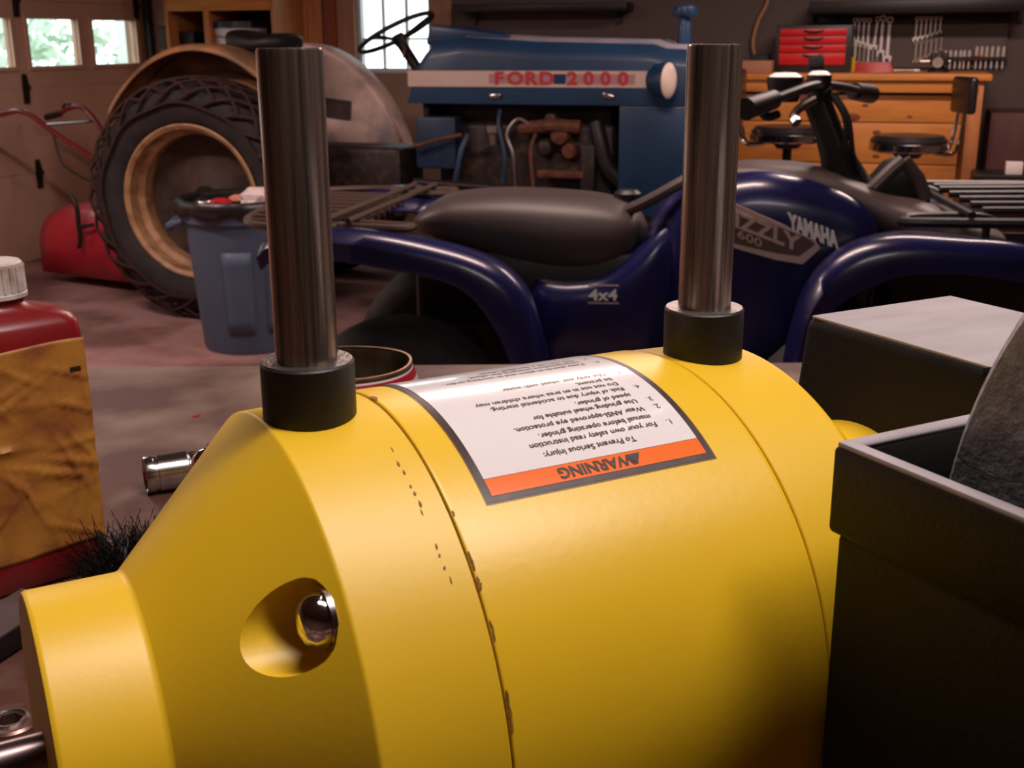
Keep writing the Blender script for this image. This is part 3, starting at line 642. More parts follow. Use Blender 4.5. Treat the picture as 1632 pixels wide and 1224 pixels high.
def rear_wheel(yc, s):
    global lugm, cham
    w = bpy.data.objects.new('rear_wheel', None); link(w, T); w.location = (AX, yc, AZ); w.scale = (0.938, 1, 0.938)
    hw = 0.16
    prof = [(0.405, -hw * 0.72), (0.43, -hw * 0.86), (0.48, -hw * 0.98), (0.53, -hw), (0.575, -hw * 0.95), (0.605, -hw * 0.75), (0.618, -hw * 0.3), (0.62, 0), (0.618, hw * 0.3), (0.605, hw * 0.75), (0.575, hw * 0.95), (0.53, hw), (0.48, hw * 0.98), (0.43, hw * 0.86), (0.405, hw * 0.72)]
    lathe('tyre', prof, RUB, w, (0, 0, 0), 'y', 72, angle=60)
    r = lathe('rim', [(0.41, -hw * 0.80), (0.415, -hw * 0.84), (0.405, -hw * 0.86), (0.385, -hw * 0.78), (0.378, -hw * 0.4), (0.352, -hw * 0.25), (0.352, hw * 0.3), (0.378, hw * 0.5), (0.405, hw * 0.86), (0.415, hw * 0.84), (0.41, hw * 0.80)], RIMM, w, (0, 0, 0), 'y', 72, angle=40)
    lathe('wheel_disc', [(0, 0.02 * s), (0.09, 0.02 * s), (0.14, 0.05 * s), (0.26, 0.05 * s), (0.352, 0.035 * s), (0.352, 0.03 * s), (0.26, 0.042 * s), (0.14, 0.042 * s), (0.09, 0.01 * s), (0, 0.01 * s)], DISC, r, (0, 0, 0), 'y', 48)
    lathe('hub', [(0, -0.08 * -s), (0.06, -0.08 * -s), (0.07, -0.06 * -s), (0.07, 0.0), (0, 0.0)], BLACKM, r, (0, 0, 0), 'y', 32)
    # lugs
    nl = 20
    for k in range(nl):
        for sd in (-1, 1):
            a = 2 * pi * (k + (0.25 if sd > 0 else -0.25)) / nl
            if lugm is None:
                V = []; F = []
                sec = []
                for i in range(7):
                    f = i / 6; y = 0.005 + f * 0.152; da = f * 0.16; rb = 0.616 - 0.05 * f ** 3; rt = 0.639 - 0.055 * f ** 3
                    for (rr, dd) in ((rb, -0.026), (rt, -0.016), (rt, 0.016), (rb, 0.026)):
                        aa = da + dd; V.append(Vector((rr * cos(aa), y, rr * sin(aa))))
                for i in range(6):
                    for q in range(3): F.append((i * 4 + q, i * 4 + q + 1, i * 4 + 5 + q, i * 4 + 4 + q))
                F += [(0, 1, 2, 3), (24, 27, 26, 25)]
                o = mesh('lug', V, F, RUB, w, smooth=False); lugm = o.data
            else:
                o = bpy.data.objects.new('lug', lugm); link(o, w)
            o.rotation_euler = (0, -a, 0)
            if sd < 0: o.scale = (1, -1, 1)
    # ladder-and-diamond chain net wrapped round the tread
    if cham is None:
        mb = MB(); nd = 24
        lanes = [(0.522, -0.176), (0.575, -0.172), (0.622, -0.150), (0.640, -0.105), (0.648, -0.05), (0.648, 0.0), (0.648, 0.05), (0.640, 0.105), (0.622, 0.150), (0.575, 0.172), (0.522, 0.176)]
        for k in range(nd):
            a0 = 2 * pi * k / nd; da = 2 * pi / nd
            for i_, ((ra, ya), (rb, yb)) in enumerate(zip(lanes, lanes[1:])):
                for sg in (-1, 1):
                    A = a0 + (0 if i_ % 2 == 0 else da / 2); B = A + sg * da / 2
                    if i_ in (0, 9) and sg > 0: continue
                    mb.tube([Vector(((ra + (rb - ra) * f) * cos(A + (B - A) * f), ya + (yb - ya) * f, (ra + (rb - ra) * f) * sin(A + (B - A) * f))) for f in (0, 0.5, 1)], 0.0095, 5)
        for sd in (-1, 1): mb.tube([Vector((0.522 * (1 + 0.012 * sin(9 * b)) * cos(b), sd * 0.176, 0.522 * (1 + 0.012 * sin(9 * b)) * sin(b))) for b in [2 * pi * i / 90 for i in range(90)]], 0.009, 5, True)
        o = mb.build('tyre_chain', CHAIN, w); cham = o.data
    else:
        o = bpy.data.objects.new('tyre_chain', cham); link(o, w)
    return w
rear_wheel(-0.62, 1); rear_wheel(0.62, -1)
def fender(yc, s, m, inner, a0, xf):
    a0, a1, n = radians(a0), radians(142), 36; y0, y1 = -0.02, 0.21         # sits over the inner part of the tyre
    def R(a): d = math.degrees(a); return 0.672 + 0.092 * math.exp(-((d - 88) / 42) ** 2)
    rows = []
    for i in range(n + 1):
        a = a0 + (a1 - a0) * i / n; row = []
        for y, dr in ((y0, -0.03), (y0 + 0.012, -0.010), (y0 + 0.035, 0), (y1 - 0.035, 0), (y1, -0.01)):
            rr = R(a) + dr; row.append((AX + rr * cos(a), yc + y * s, AZ + rr * sin(a)))
        rows.append(row)
    f = sheet('fender', rows, m, T, thick=0.008)
    ins = yc + y1 * s                                # inner side plate towards the seat
    out = [(AX + (R(a) - 0.01) * cos(a), AZ + (R(a) - 0.01) * sin(a)) for a in [a0 + (a1 - a0) * i / n for i in range(n + 1)]] + [(AX - 0.45, AZ + 0.22), (AX + xf, AZ + 0.16)]
    V, F = prism_g(out, ins - 0.004, ins + 0.004); p = mesh('fender_plate', V, F, inner, f, smooth=False)
    tube('fender_rib', [(AX + (R(a) - 0.13) * cos(a), ins - 0.012 * s, AZ + (R(a) - 0.13) * sin(a)) for a in [(a0 + 0.05 + (a1 - a0 - 0.1) * i / 20) for i in range(21)]], 0.012, inner, f, seg=6)
    return f
fender(-0.62, 1, FTAN, FTAN, 34, 0.2); ff = fender(0.62, -1, FPALE, FPALE, 14, 0.42)
box('mud_stain', (AX + 0.26, 0.62 - 0.21 - 0.008, AZ + 0.40), (0.2, 0.006, 0.11), DISC, ff, rot=Matrix.Rotation(radians(6), 3, 'Y'), smooth=False)
# axle, transmission, engine
tube('rear_axle', [(AX, -0.6, AZ), (AX, 0.6, AZ)], 0.075, ENG, T, seg=16)
box('transmission', (0.55, 0, 0.66), (1.0, 0.34, 0.36), ENG, T, bevel=0.03)
box('engine_block', (1.72, 0, 0.74), (0.92, 0.30, 0.46), ENG, T, bevel=0.02); box('cylinder_head', (1.72, 0.02, 1.02), (0.88, 0.24, 0.13), ENG, T, bevel=0.02); box('bulkhead', (1.22, 0, 1.0), (0.03, 0.44, 0.4), BLACKM, T, bevel=0.004); box('far_shield', (1.8, 0.21, 0.95), (1.3, 0.012, 0.5), BLACKM, T)  # black far sheet added to darken the gap behind the engine
box('footplate', (0.75, -0.36, 0.46), (0.5, 0.3, 0.03), BLACKM, T, bevel=0.005)
eb = box('oil_filter_side', (1.28, -0.19, 0.88), (0.22, 0.12, 0.26), ENGB, T, bevel=0.015)
mp_ = lambda x, y, off: (lambda q: (q[0], off, q[1]))(TF.px(x, y, off))
tube('exhaust_manifold', [mp_(830, 205, -0.2), mp_(880, 200, -0.22), mp_(925, 203, -0.2)], 0.035, RUST, T, seg=10)
tube('injector_pipe', [mp_(822, 300, -0.24), mp_(818, 250, -0.25), mp_(808, 215, -0.25), mp_(825, 190, -0.24), mp_(845, 198, -0.22)], 0.010, STEELD, T, sm=5)
tube('injector_pipe', [mp_(800, 300, -0.26), mp_(804, 250, -0.26), mp_(795, 200, -0.24), mp_(798, 172, -0.2)], 0.012, ENGB, T, sm=5)
tube('injector_pipe', [mp_(850, 300, -0.25), mp_(846, 240, -0.25), mp_(860, 200, -0.2)], 0.010, RUST, T, sm=5)
for px_, py_, r_ in ((895, 215, 0.06), (910, 240, 0.05), (870, 235, 0.05), (880, 190, 0.04)):
    q = mp_(px_, py_, -0.18); lathe('engine_fitting', [(0, -r_), (r_ * 0.7, -r_ * 0.8), (r_, 0), (r_ * 0.7, r_ * 0.8), (0, r_)], RUST if px_ > 880 else ENG, T, q, 'y', 14)
q = mp_(787, 214, -0.22); lathe('fuel_bowl', [(0, -0.05), (0.03, -0.05), (0.034, 0.0), (0.045, 0.01), (0.045, 0.045), (0, 0.045)], STEELD, T, q, 'z', 16)
box('battery_tray', mp_(895, 277, -0.22), (0.24, 0.06, 0.035), RUST, T, bevel=0.004); box('side_bracket', mp_(938, 270, -0.22), (0.07, 0.05, 0.24), ENG, T, bevel=0.008)
tube('radiator_hose', [mp_(950, 195, -0.2), mp_(958, 230, -0.22), mp_(968, 265, -0.22), mp_(990, 290, -0.2)], 0.038, HOSE, T, sm=5, seg=12)
tube('steering_link', [mp_(660, 290, -0.32), mp_(800, 300, -0.32), mp_(980, 330, -0.33)], 0.018, BLACKM, T)
tube('clutch_rod', [mp_(655, 235, -0.3), mp_(700, 222, -0.3), mp_(735, 215, -0.28)], 0.010, RUST, T)
tube('lever', [mp_(725, 290, -0.3), mp_(735, 240, -0.3), mp_(745, 215, -0.25)], 0.014, ENGB, T)
# hood: rounded top, flat flanks
H0, H1 = TF.px(642, 120, -0.26)[0], TF.px(1140, 100, -0.26)[0]
zb = TF.px(800, 166, -0.26)[1]
def hood_ring(x, zt, zb_, hw, lean=0.0):
    pts = []
    for y, z in ((-hw, zb_), (-hw, zt - 0.10), (-hw + 0.012, zt - 0.06), (-hw + 0.05, zt - 0.02), (-hw + 0.12, zt), (hw - 0.12, zt), (hw - 0.05, zt - 0.02), (hw - 0.012, zt - 0.06), (hw, zt - 0.10), (hw, zb_)):
        pts.append((x + lean * max(0, (z - zb_)), y, z))
    return pts
zf = 1.36
sts = [hood_ring(H0 + 0.02, 1.33, zb, 0.26, 0.35), hood_ring(H0 + 0.10, 1.40, zb, 0.26, 0.22), hood_ring(H0 + 0.32, 1.415, zb, 0.26), hood_ring(H0 + 0.7, 1.39, zb, 0.26), hood_ring(H1 - 0.30, 1.375, zb, 0.26), hood_ring(H1 - 0.24, 1.355, zb, 0.26), hood_ring(H1 - 0.04, 1.345, zb, 0.26), hood_ring(H1, 1.32, zb, 0.25)]
V, F = loft_g(sts); hood = mesh('hood', V, F, BLU, T, angle=28)
rows = [[(p[0], p[1] * 0.98, p[2] + 0.003) for p in r[3:7]] for r in sts[2:7]]; sheet('hood_top', rows, BLUL, hood, thick=0.003)['label'] = 'pale hood top'
q = TF.px(690, 42, -0.2); V, F = prism_g([(H0 + 0.10, 1.36), (q[0] - 0.02, q[1] + 0.01), (q[0] + 0.10, q[1] - 0.005), (H0 + 0.55, 1.40), (H0 + 0.5, 1.36)], -0.2, 0.2); mesh('cowl', V, F, BLU, T, bevel=0.015, seg=2)
# grille shell / radiator side at the nose
gx0 = TF.px(985, 240, -0.26)[0]
box('radiator_side', ((gx0 + H1) / 2, -0.01, (zb + 0.55) / 2), (H1 - gx0, 0.50, zb - 0.55), BLU, T, bevel=0.012)
for k in range(9): box('grille_bar', (H1 + 0.006, -0.2 + 0.05 * k, 0.95), (0.02, 0.014, 0.62), BLACKM, T, smooth=False)
# stripe and lettering
sz0, sz1 = TF.px(860, 139, -0.262)[1], TF.px(860, 113, -0.262)[1]; sx0, sx1 = TF.px(650, 125, -0.262)[0], TF.px(1040, 125, -0.262)[0]
st_ = box('stripe_decal', ((sx0 + sx1) / 2, -0.2615, (sz0 + sz1) / 2), (sx1 - sx0, 0.003, sz1 - sz0), STRW, hood, smooth=False)
lx0, lx1 = TF.px(779, 125, -0.264)[0], TF.px(1012, 125, -0.264)[0]
box('decal_panel', ((lx0 + lx1) / 2, -0.2632, (sz0 + sz1) / 2), (lx1 - lx0, 0.001, (sz1 - sz0) * 0.62), mat('decal_pink_grey', (178, 140, 144), 0.5), st_, smooth=False)
box('decal_gap', (TF.px(892, 125, -0.264)[0], -0.2634, (sz0 + sz1) / 2), (0.06, 0.001, (sz1 - sz0) * 0.62), BLU, st_, smooth=False)
for ch, cx in zip('FORD2000', (795, 821, 846, 871, 912, 938, 965, 993)):
    q = TF.px(cx, 126, -0.264); text('letter', ch, 0.082, basis((q[0], -0.2645, (sz0 + sz1) / 2), (1.25, 0, 0), (0, 0, 1), (0, -1, 0)), STRR, st_, extrude=0.0006, bold=0.004)
for px_ in (790, 970): q = mp_(px_, 153, -0.265); box('hood_latch', q, (0.055, 0.02, 0.02), CHROMED, hood, bevel=0.005, rot=Matrix.Rotation(radians(18 if px_ > 800 else -5), 3, 'Y'))
q = mp_(1052, 128, -0.34); lamp = lathe('headlamp', [(0, -0.055), (0.05, -0.05), (0.075, -0.02), (0.085, 0.03), (0.088, 0.045), (0, 0.045)], BLU, T, (0, 0, 0), 'x', 28); lamp.location = q; lamp.rotation_euler = (0, 0, radians(-16))
lathe('lamp_lens', [(0, 0.062), (0.04, 0.059), (0.07, 0.052), (0.082, 0.044), (0, 0.044)], LENS, lamp, (0, 0, 0), 'x', 28); tube('lamp_bracket', [(0, 0, 0), (0, 0.09, 0)], 0.02, BLU, lamp)
q = mp_(1090, 64, -0.02); sm_ = lathe('air_cleaner_stack', [(0, -0.05), (0.034, -0.05), (0.034, 0.075), (0.03, 0.085), (0.03, 0.10), (0.058, 0.112), (0.062, 0.13), (0.055, 0.155), (0.02, 0.166), (0, 0.166)], BLU, T, q, 'z', 28)
# steering wheel and column
q = mp_(634, 58, 0.0); sw = bpy.data.objects.new('steering_wheel', None); link(sw, T); sw.location = q; sw.rotation_euler = (0, radians(-27), 0)
tube('wheel_rim', [(0.212 * cos(2 * pi * k / 48), 0.212 * sin(2 * pi * k / 48), 0.02) for k in range(48)], 0.0125, HOSE, sw, closed=True, seg=8)
for k in range(3): a = radians(20 + 120 * k); tube('spoke', [(0.03 * cos(a), 0.03 * sin(a), -0.015), (0.205 * cos(a), 0.205 * sin(a), 0.02)], 0.009, BLACKM, sw, seg=6)
lathe('wheel_hub', [(0, -0.05), (0.03, -0.045), (0.04, -0.01), (0.03, 0.008), (0, 0.012)], BLACKM, sw, (0, 0, 0), 'z', 20)
tube('steering_column', [(q[0] + 0.015, 0, q[2] - 0.03), (q[0] + 0.13, 0, q[2] - 0.2), (q[0] + 0.3, 0, q[2] - 0.36)], 0.028, BLACKM, T, seg=10)
tube('throttle_lever', [(q[0] + 0.06, -0.04, q[2] - 0.09), (q[0] + 0.09, -0.12, q[2] - 0.06), (q[0] + 0.10, -0.16, q[2] - 0.10)], 0.009, RUST, T, sm=4)
# seat
q = mp_(424, 68, 0.0); seat = body_loft('seat', [(q[0] - 0.17, q[2] - 0.02, q[2] + 0.05, 0.12, 3), (q[0] - 0.14, q[2] - 0.05, q[2] + 0.07, 0.17, 3), (q[0], q[2] - 0.06, q[2] + 0.045, 0.19, 3), (q[0] + 0.12, q[2] - 0.05, q[2] + 0.05, 0.18, 3), (q[0] + 0.16, q[2] - 0.03, q[2] + 0.03, 0.12, 3)], HOSE, T)
tube('seat_spring', [(q[0], 0, 0.84), (q[0] - 0.08, 0, 1.0), (q[0], 0, q[2] - 0.05)], 0.03, BLACKM, T, sm=4)
# front axle and wheels
tube('front_axle', [(2.2, -0.55, 0.33), (2.2, 0, 0.42), (2.2, 0.55, 0.33)], 0.045, BLU, T, seg=10); box('front_support', (2.2, 0, 0.5), (0.3, 0.3, 0.24), ENG, T, bevel=0.02)
for s in (-1, 1):
    w = bpy.data.objects.new('front_wheel', None); link(w, T); w.location = (2.2, s * 0.62, 0.33)
    lathe('tyre', [(0.21, -0.07), (0.26, -0.085), (0.31, -0.07), (0.33, -0.03), (0.33, 0.03), (0.31, 0.07), (0.26, 0.085), (0.21, 0.07)], RUB, w, (0, 0, 0), 'y', 40, angle=60)
    lathe('rim', [(0, 0.0), (0.08, -0.03 * -s), (0.18, 0.0), (0.215, -0.07), (0.215, 0.07), (0.18, 0.01), (0, 0.01)], RIMM, w, (0, 0, 0), 'y', 32)

# ================================================================== quad bike (faces right)
NAVY = mat('navy_blue_plastic', (24, 26, 76), 0.27, rgb2=(18, 19, 60), scale=4, coat=0.15)
SEATM = mat('black_vinyl_seat', (58, 48, 46), 0.5, bump=0.12, bscale=300, var=0.1, scale=8)
GRYP = mat('grey_black_plastic', (74, 62, 60), 0.5, var=0.1, scale=10, bump=0.1, bscale=200)
BLK = mat('satin_black_parts', (22, 19, 19), 0.45)
TUBEB = mat('black_rack_tube', (78, 62, 54), 0.42, 0.2)
Cq = atY(850, 370, 3.6); QF = Frame((Cq.x, Cq.y, 0), radians(-6))
Q = thing('quad_bike', 'navy blue four wheeled quad bike with black seat', 'quad bike', QF.O, radians(-6))
qp = lambda x, y, off: (lambda q: (q[0], off, q[1]))(QF.px(x, y, off))
def quad_fender(up, lo, y_out, y_in, name, label=None):
    up = smooth_path([(p[0], p[1], 0) for p in up], 4); lo = smooth_path([(p[0], p[1], 0) for p in lo], 4)
    for s in (1, -1):
        rows = []
        for a, b in zip(up, lo):
            U_ = Vector(qp(a.x, a.y, -y_out)); L_ = Vector(qp(b.x, b.y, -y_out))
            mid = U_.lerp(L_, 0.35) + Vector((0, -0.028, 0)); low = L_ + Vector((0, -0.02, 0))
            nx = (L_ - U_); nx.y = 0; nrm = nx.normalized() if nx.length > 1e-6 else Vector((0, 0, -1))
            ri = [low + Vector((0, 0.03, 0)) - nrm * 0.006, low, mid, U_ + Vector((0, 0.004, 0)), U_ - nrm * 0.004 + Vector((0, 0.05, 0)), U_ + nrm * 0.045 + Vector((0, y_out - y_in, 0))]
            rows.append([(p.x, p.y * s, p.z) for p in ri])
        sheet(name, rows, NAVY, Q, thick=0.007, angle=60)
quad_fender([(412, 398), (440, 378), (540, 371), (620, 380), (700, 397), (760, 415), (805, 440), (838, 478), (858, 530), (872, 600)],
            [(418, 428), (445, 412), (540, 413), (620, 426), (700, 442), (745, 463), (775, 496), (800, 536), (815, 575), (822, 620)], 0.53, 0.2, 'rear_fender')
quad_fender([(1252, 600), (1266, 530), (1285, 478), (1314, 434), (1349, 406), (1392, 389), (1450, 382), (1540, 387), (1632, 395), (1740, 425)],
            [(1282, 610), (1296, 555), (1312, 508), (1345, 474), (1400, 448), (1450, 434), (1540, 434), (1632, 447), (1660, 455), (1745, 490)], 0.53, 0.25, 'front_fender')
# seat and body
def qst(rows, off, e): return [(qp(x, b, off)[0], qp(x, b, off)[2], qp(x, t, off)[2], hw, e) for x, t, b, hw in rows]
body_loft('seat', qst([(652, 356, 366, 0.06, ), (672, 336, 374, 0.14), (705, 318, 383, 0.17), (740, 311, 396, 0.18), (800, 307, 418, 0.19), (850, 308, 432, 0.195), (900, 311, 440, 0.195), (950, 316, 438, 0.19), (990, 326, 424, 0.175), (1015, 340, 403, 0.14), (1032, 366, 384, 0.06)], -0.1, 2.8), SEATM, Q)
body_loft('side_cover', qst([(838, 470, 560, 0.10), (850, 442, 590, 0.20), (900, 446, 600, 0.225), (960, 436, 600, 0.225), (1020, 388, 600, 0.215), (1045, 362, 600, 0.20), (1075, 340, 600, 0.17)], -0.2, 5), NAVY, Q)
body_loft('tank_cover', qst([(1028, 372, 600, 0.10), (1045, 340, 600, 0.15), (1070, 312, 600, 0.19), (1110, 290, 600, 0.22), (1180, 272, 600, 0.235), (1240, 276, 600, 0.24), (1300, 291, 590, 0.24), (1345, 311, 560, 0.24), (1376, 336, 520, 0.225), (1390, 362, 470, 0.18), (1394, 385, 440, 0.1)], -0.12, 5), NAVY, Q)
tube('tank_seam', [qp(1000, 335, -0.10), qp(1030, 322, -0.14), qp(1070, 300, -0.15), qp(1105, 280, -0.14)], 0.018, GRYP, Q, sm=5)
# dark console under the bars
body_loft('console', qst([(1150, 262, 300, 0.08), (1200, 256, 300, 0.12), (1290, 262, 330, 0.15), (1350, 282, 340, 0.17), (1400, 300, 372, 0.20), (1450, 310, 380, 0.26), (1500, 330, 385, 0.28), (1560, 350, 385, 0.26)], 0.0, 3), GRYP, Q)
tube('pod_strut', [qp(1392, 300, -0.1), qp(1425, 268, -0.1), qp(1440, 256, -0.1)], 0.022, GRYP, Q); tube('pod_strut', [qp(1440, 256, -0.1), qp(1462, 285, -0.1), qp(1475, 318, -0.1)], 0.022, GRYP, Q)
V, F = prism_g([QF.px(*p, 0) for p in ((1385, 300), (1420, 262), (1442, 254), (1462, 280), (1472, 318), (1420, 322))], -0.11, 0.13); mesh('headlight_pod', V, F, BLK, Q, bevel=0.012)
# handlebar, stem, gauges, levers
tube('steering_stem', [qp(1352, 300, 0), qp(1330, 240, 0), qp(1308, 170, 0), qp(1300, 150, 0)], [0.07, 0.045, 0.036, 0.05], BLK, Q, seg=12)
tube('stem_cover', [qp(1345, 285, -0.05), qp(1318, 220, -0.05), qp(1298, 168, -0.04)], 0.03, BLK, Q, seg=10)
tube('handlebar', [qp(1190, 172, -0.40), qp(1230, 160, -0.28), qp(1285, 140, -0.12), qp(1310, 136, 0), qp(1345, 140, 0.14), qp(1385, 150, 0.36)], 0.014, BLK, Q, sm=4)
for a, b in (((1188, 174, -0.41), (1232, 159, -0.28)), ((1388, 150, 0.38), (1362, 146, 0.26))): tube('grip', [qp(*a), qp(*b)], [0.030, 0.027], BLK, Q, seg=14)
tube('brake_lever', [qp(1296, 160, -0.14), qp(1275, 172, -0.20), qp(1264, 186, -0.24), qp(1270, 196, -0.26)], [0.014, 0.013, 0.011, 0.015], CHROMED, Q, sm=4)
tube('thumb_lever', [qp(1205, 170, -0.30), qp(1222, 186, -0.30), qp(1240, 182, -0.28)], 0.012, BLK, Q, sm=4)
GTOP = mat('reflection_white_lens', (245, 238, 236), 0.25)  # white base stands for light mirrored in the gauge glass
for px_, py_, off, r_, h_ in ((1252, 122, -0.08, 0.052, 0.07), (1306, 119, 0.02, 0.036, 0.09)):
    q = qp(px_, py_, off); gq = lathe('gauge_pod', [(0, -h_), (r_ * 0.75, -h_), (r_, -0.02), (r_, 0), (0, 0)], BLK, Q, q, 'z', 24); lathe('gauge_face', [(0, 0.012), (r_ * 0.6, 0.010), (r_ * 0.93, 0), (0, 0)], GTOP, gq, q, 'z', 24)
tube('brake_reservoir', [qp(1289, 100, 0.1), qp(1312, 100, 0.1)], 0.02, BLK, Q)
for k, (x0, x1) in enumerate(((1325, 1340), (1330, 1352))): tube('cable', [qp(x0, 150, -0.05), qp(x0 + 22, 190, -0.06), qp(x1 + 8, 250, -0.06), qp(x1 + 22, 290, -0.04)], 0.008, BLK, Q, sm=5)
lathe('fuel_cap', [(0, 0), (0.04, 0), (0.042, 0.02), (0.03, 0.03), (0, 0.03)], BLK, Q, qp(1000, 318, 0.03), 'z', 20)
# rear rack
def rack(name, loops, bars, r=0.0115, m=TUBEB):
    rk = bpy.data.objects.new(name, None); link(rk, Q)
    for L_ in loops: tube('rack_loop', L_, r, m, rk, sm=4, seg=8)
    for B_ in bars: tube('rack_bar', B_, r * 0.8, m, rk, seg=8)
    return rk
zr = qp(560, 362, -0.42)[2]
xa, xb = qp(372, 352, -0.38)[0], qp(652, 358, -0.42)[0]
loops = [[(xb - 0.22, -0.40, zr), (xb - 0.02, -0.44, zr), (xb, -0.40, zr), (xb - 0.02, -0.36, zr - 0.005), (xb - 0.2, -0.34, zr)],
         [(xb - 0.22, 0.40, zr), (xb - 0.02, 0.44, zr), (xb, 0.40, zr), (xb - 0.02, 0.36, zr - 0.005), (xb - 0.2, 0.34, zr)],
         [(xb - 0.2, -0.44, zr), (xa + 0.2, -0.45, zr), (xa + 0.05, -0.38, zr), (xa, -0.2, zr), (xa, 0.2, zr), (xa + 0.05, 0.38, zr), (xa + 0.2, 0.45, zr), (xb - 0.2, 0.44, zr)]]
bars = [[(xa + 0.01, y, zr), (xb - 0.14, y, zr - 0.01)] for y in (-0.32, -0.24, -0.16, -0.08, 0, 0.08, 0.16, 0.24, 0.32)] + [[(x, -0.43, zr + 0.018), (x + 0.10, 0.43, zr + 0.018)] for x in (xb - 0.24, xb - 0.17)] + [[(x, -0.3, zr - 0.015), (x, -0.3, zr - 0.12)] for x in (xa + 0.3, xb - 0.2)] + [[(x, 0.3, zr - 0.015), (x, 0.3, zr - 0.12)] for x in (xa + 0.3, xb - 0.2)]
rack('rear_rack', loops, bars)
zr2 = qp(1450, 352, -0.40)[2]; x0_, x1_ = qp(1446, 352, -0.40)[0], qp(1446, 352, -0.40)[0] + 0.8
loops = [[(x1_, -0.43, zr2), (x0_ + 0.06, -0.43, zr2), (x0_, -0.40, zr2), (x0_ + 0.03, -0.34, zr2), (x0_ + 0.2, -0.32, zr2), (x0_ + 0.26, -0.3, zr2 - 0.02)], [(x1_, 0.43, zr2), (x0_ + 0.06, 0.43, zr2), (x0_, 0.40, zr2), (x0_ + 0.03, 0.34, zr2), (x0_ + 0.2, 0.32, zr2), (x0_ + 0.26, 0.3, zr2 - 0.02)]]
bars = [[(x0_ + 0.24, y, zr2 + 0.004), (x1_, y, zr2 + 0.01)] for y in (-0.22, -0.1, 0.02, 0.14, 0.26, 0.34)] + [[(x0_ + 0.16, -0.42, zr2 + 0.018), (x0_ + 0.16, 0.42, zr2 + 0.018)], [(x0_ + 0.21, -0.38, zr2 - 0.01), (x0_ + 0.21, -0.38, zr2 - 0.10)]]
rack('front_rack', loops, bars, 0.014, BLK)
# wheels, frame, engine
wx0 = qp(640, 560, -0.4)[0]; wx1 = wx0 + 1.28
for wx in (wx0, wx1):
    for s in (-1, 1):
        w = bpy.data.objects.new('wheel', None); link(w, Q); w.location = (wx, s * 0.43, 0.315)
        lathe('tyre', [(0.15, -0.10), (0.2, -0.13), (0.27, -0.13), (0.305, -0.10), (0.315, -0.05), (0.315, 0.05), (0.305, 0.10), (0.27, 0.13), (0.2, 0.13), (0.15, 0.10)], RUB, w, (0, 0, 0), 'y', 36, angle=50)
        lathe('rim', [(0, 0.03 * s), (0.05, 0.05 * s), (0.06, 0.02 * s), (0.13, 0.01 * s), (0.155, 0.10 * s), (0.155, -0.10 * s), (0.12, -0.01 * s), (0, 0)], BLACKM, w, (0, 0, 0), 'y', 28)
for wx in (wx0, wx1): tube('axle', [(wx, -0.40, 0.315), (wx, 0.40, 0.315)], 0.03, BLK, Q)
box('engine', ((wx0 + wx1) / 2, 0, 0.42), (0.6, 0.36, 0.34), BLK, Q, bevel=0.03); box('frame', ((wx0 + wx1) / 2, 0, 0.30), (1.2, 0.22, 0.10), BLK, Q, bevel=0.02)
for s in (-1, 1): box('footwell', ((wx0 + wx1) / 2 + 0.02, s * 0.40, 0.31), (0.56, 0.24, 0.03), BLK, Q, bevel=0.01)
lz = qp(1500, 418, -0.27)[2]; lx_ = qp(1425, 420, -0.27)[0]; [box('wheel_liner', (lx_ + 0.36, sy * 0.27, (lz + 0.42) / 2), (0.72, 0.012, lz - 0.42), BLK, Q) for sy in (-1, 1)]; box('underseat', (wx0 + 0.35, 0, 0.66), (0.7, 0.34, 0.24), BLK, Q, bevel=0.03); box('front_support', (wx1 + 0.12, 0, 0.62), (0.5, 0.36, 0.42), BLK, Q, bevel=0.03)  # black liners added to darken the gap below the front fenders
# lettering
DECW = mat('white_tank_lettering', (252, 250, 248), 0.4); DECG = mat('silver_badge', (204, 178, 168), 0.45); DECD = mat('dark_badge_field', (96, 76, 68), 0.5)
def q_text(body, p0, p1, off, hpx, m, nm='lettering', bold=0.0, shear=0.0):
    A, B = Vector(qp(*p0, off)), Vector(qp(*p1, off)); d = B - A; me = text_mesh(body, 1.0, 0.0015, 'LEFT', bold)
    xs_ = [v.co.x for v in me.vertices]; ys_ = [v.co.y for v in me.vertices]; x0, x1, y0, y1 = min(xs_), max(xs_), min(ys_), max(ys_)
    hh = abs(qp(p0[0], p0[1], off)[2] - qp(p0[0], p0[1] - hpx, off)[2]); ux = d.normalized(); uz = Vector((0, 0, 1)); L_ = d.length
    for v in me.vertices:
        f = (v.co.x - x0) / (x1 - x0); g_ = (v.co.y - y0) / (y1 - y0) - 0.5; zz = v.co.z
        v.co = A + d * f + uz * g_ * hh + ux * (g_ * hh * shear) + Vector((0, -zz, 0))
    me.materials.append(m); o = bpy.data.objects.new(nm, me); return link(o, Q)
q_text('YAMAHA', (1256, 352), (1336, 384), -0.2475, 27, DECW, bold=0.055, shear=-0.15)
bp = [QF.px(*p, -0.243) for p in ((1120, 300), (1175, 326), (1248, 358), (1300, 384), (1308, 395), (1279, 421), (1236, 414), (1180, 398), (1120, 378))]
V, F = prism_g(bp, -0.2445, -0.236); bd = mesh('badge', V, F, DECG, Q, smooth=False)
cx_ = sum(p[0] for p in bp) / len(bp); cz_ = sum(p[1] for p in bp) / len(bp)
V, F = prism_g([(cx_ + (x - cx_) * 0.90, cz_ + (z - cz_) * 0.72) for x, z in bp], -0.2452, -0.24); mesh('badge_field', V, F, DECD, bd, smooth=False)
q_text('GRIZZLY', (1118, 328), (1276, 390), -0.2458, 26, DECG, bold=0.03); q_text('600', (1176, 372), (1214, 388), -0.2458, 13, DECG)
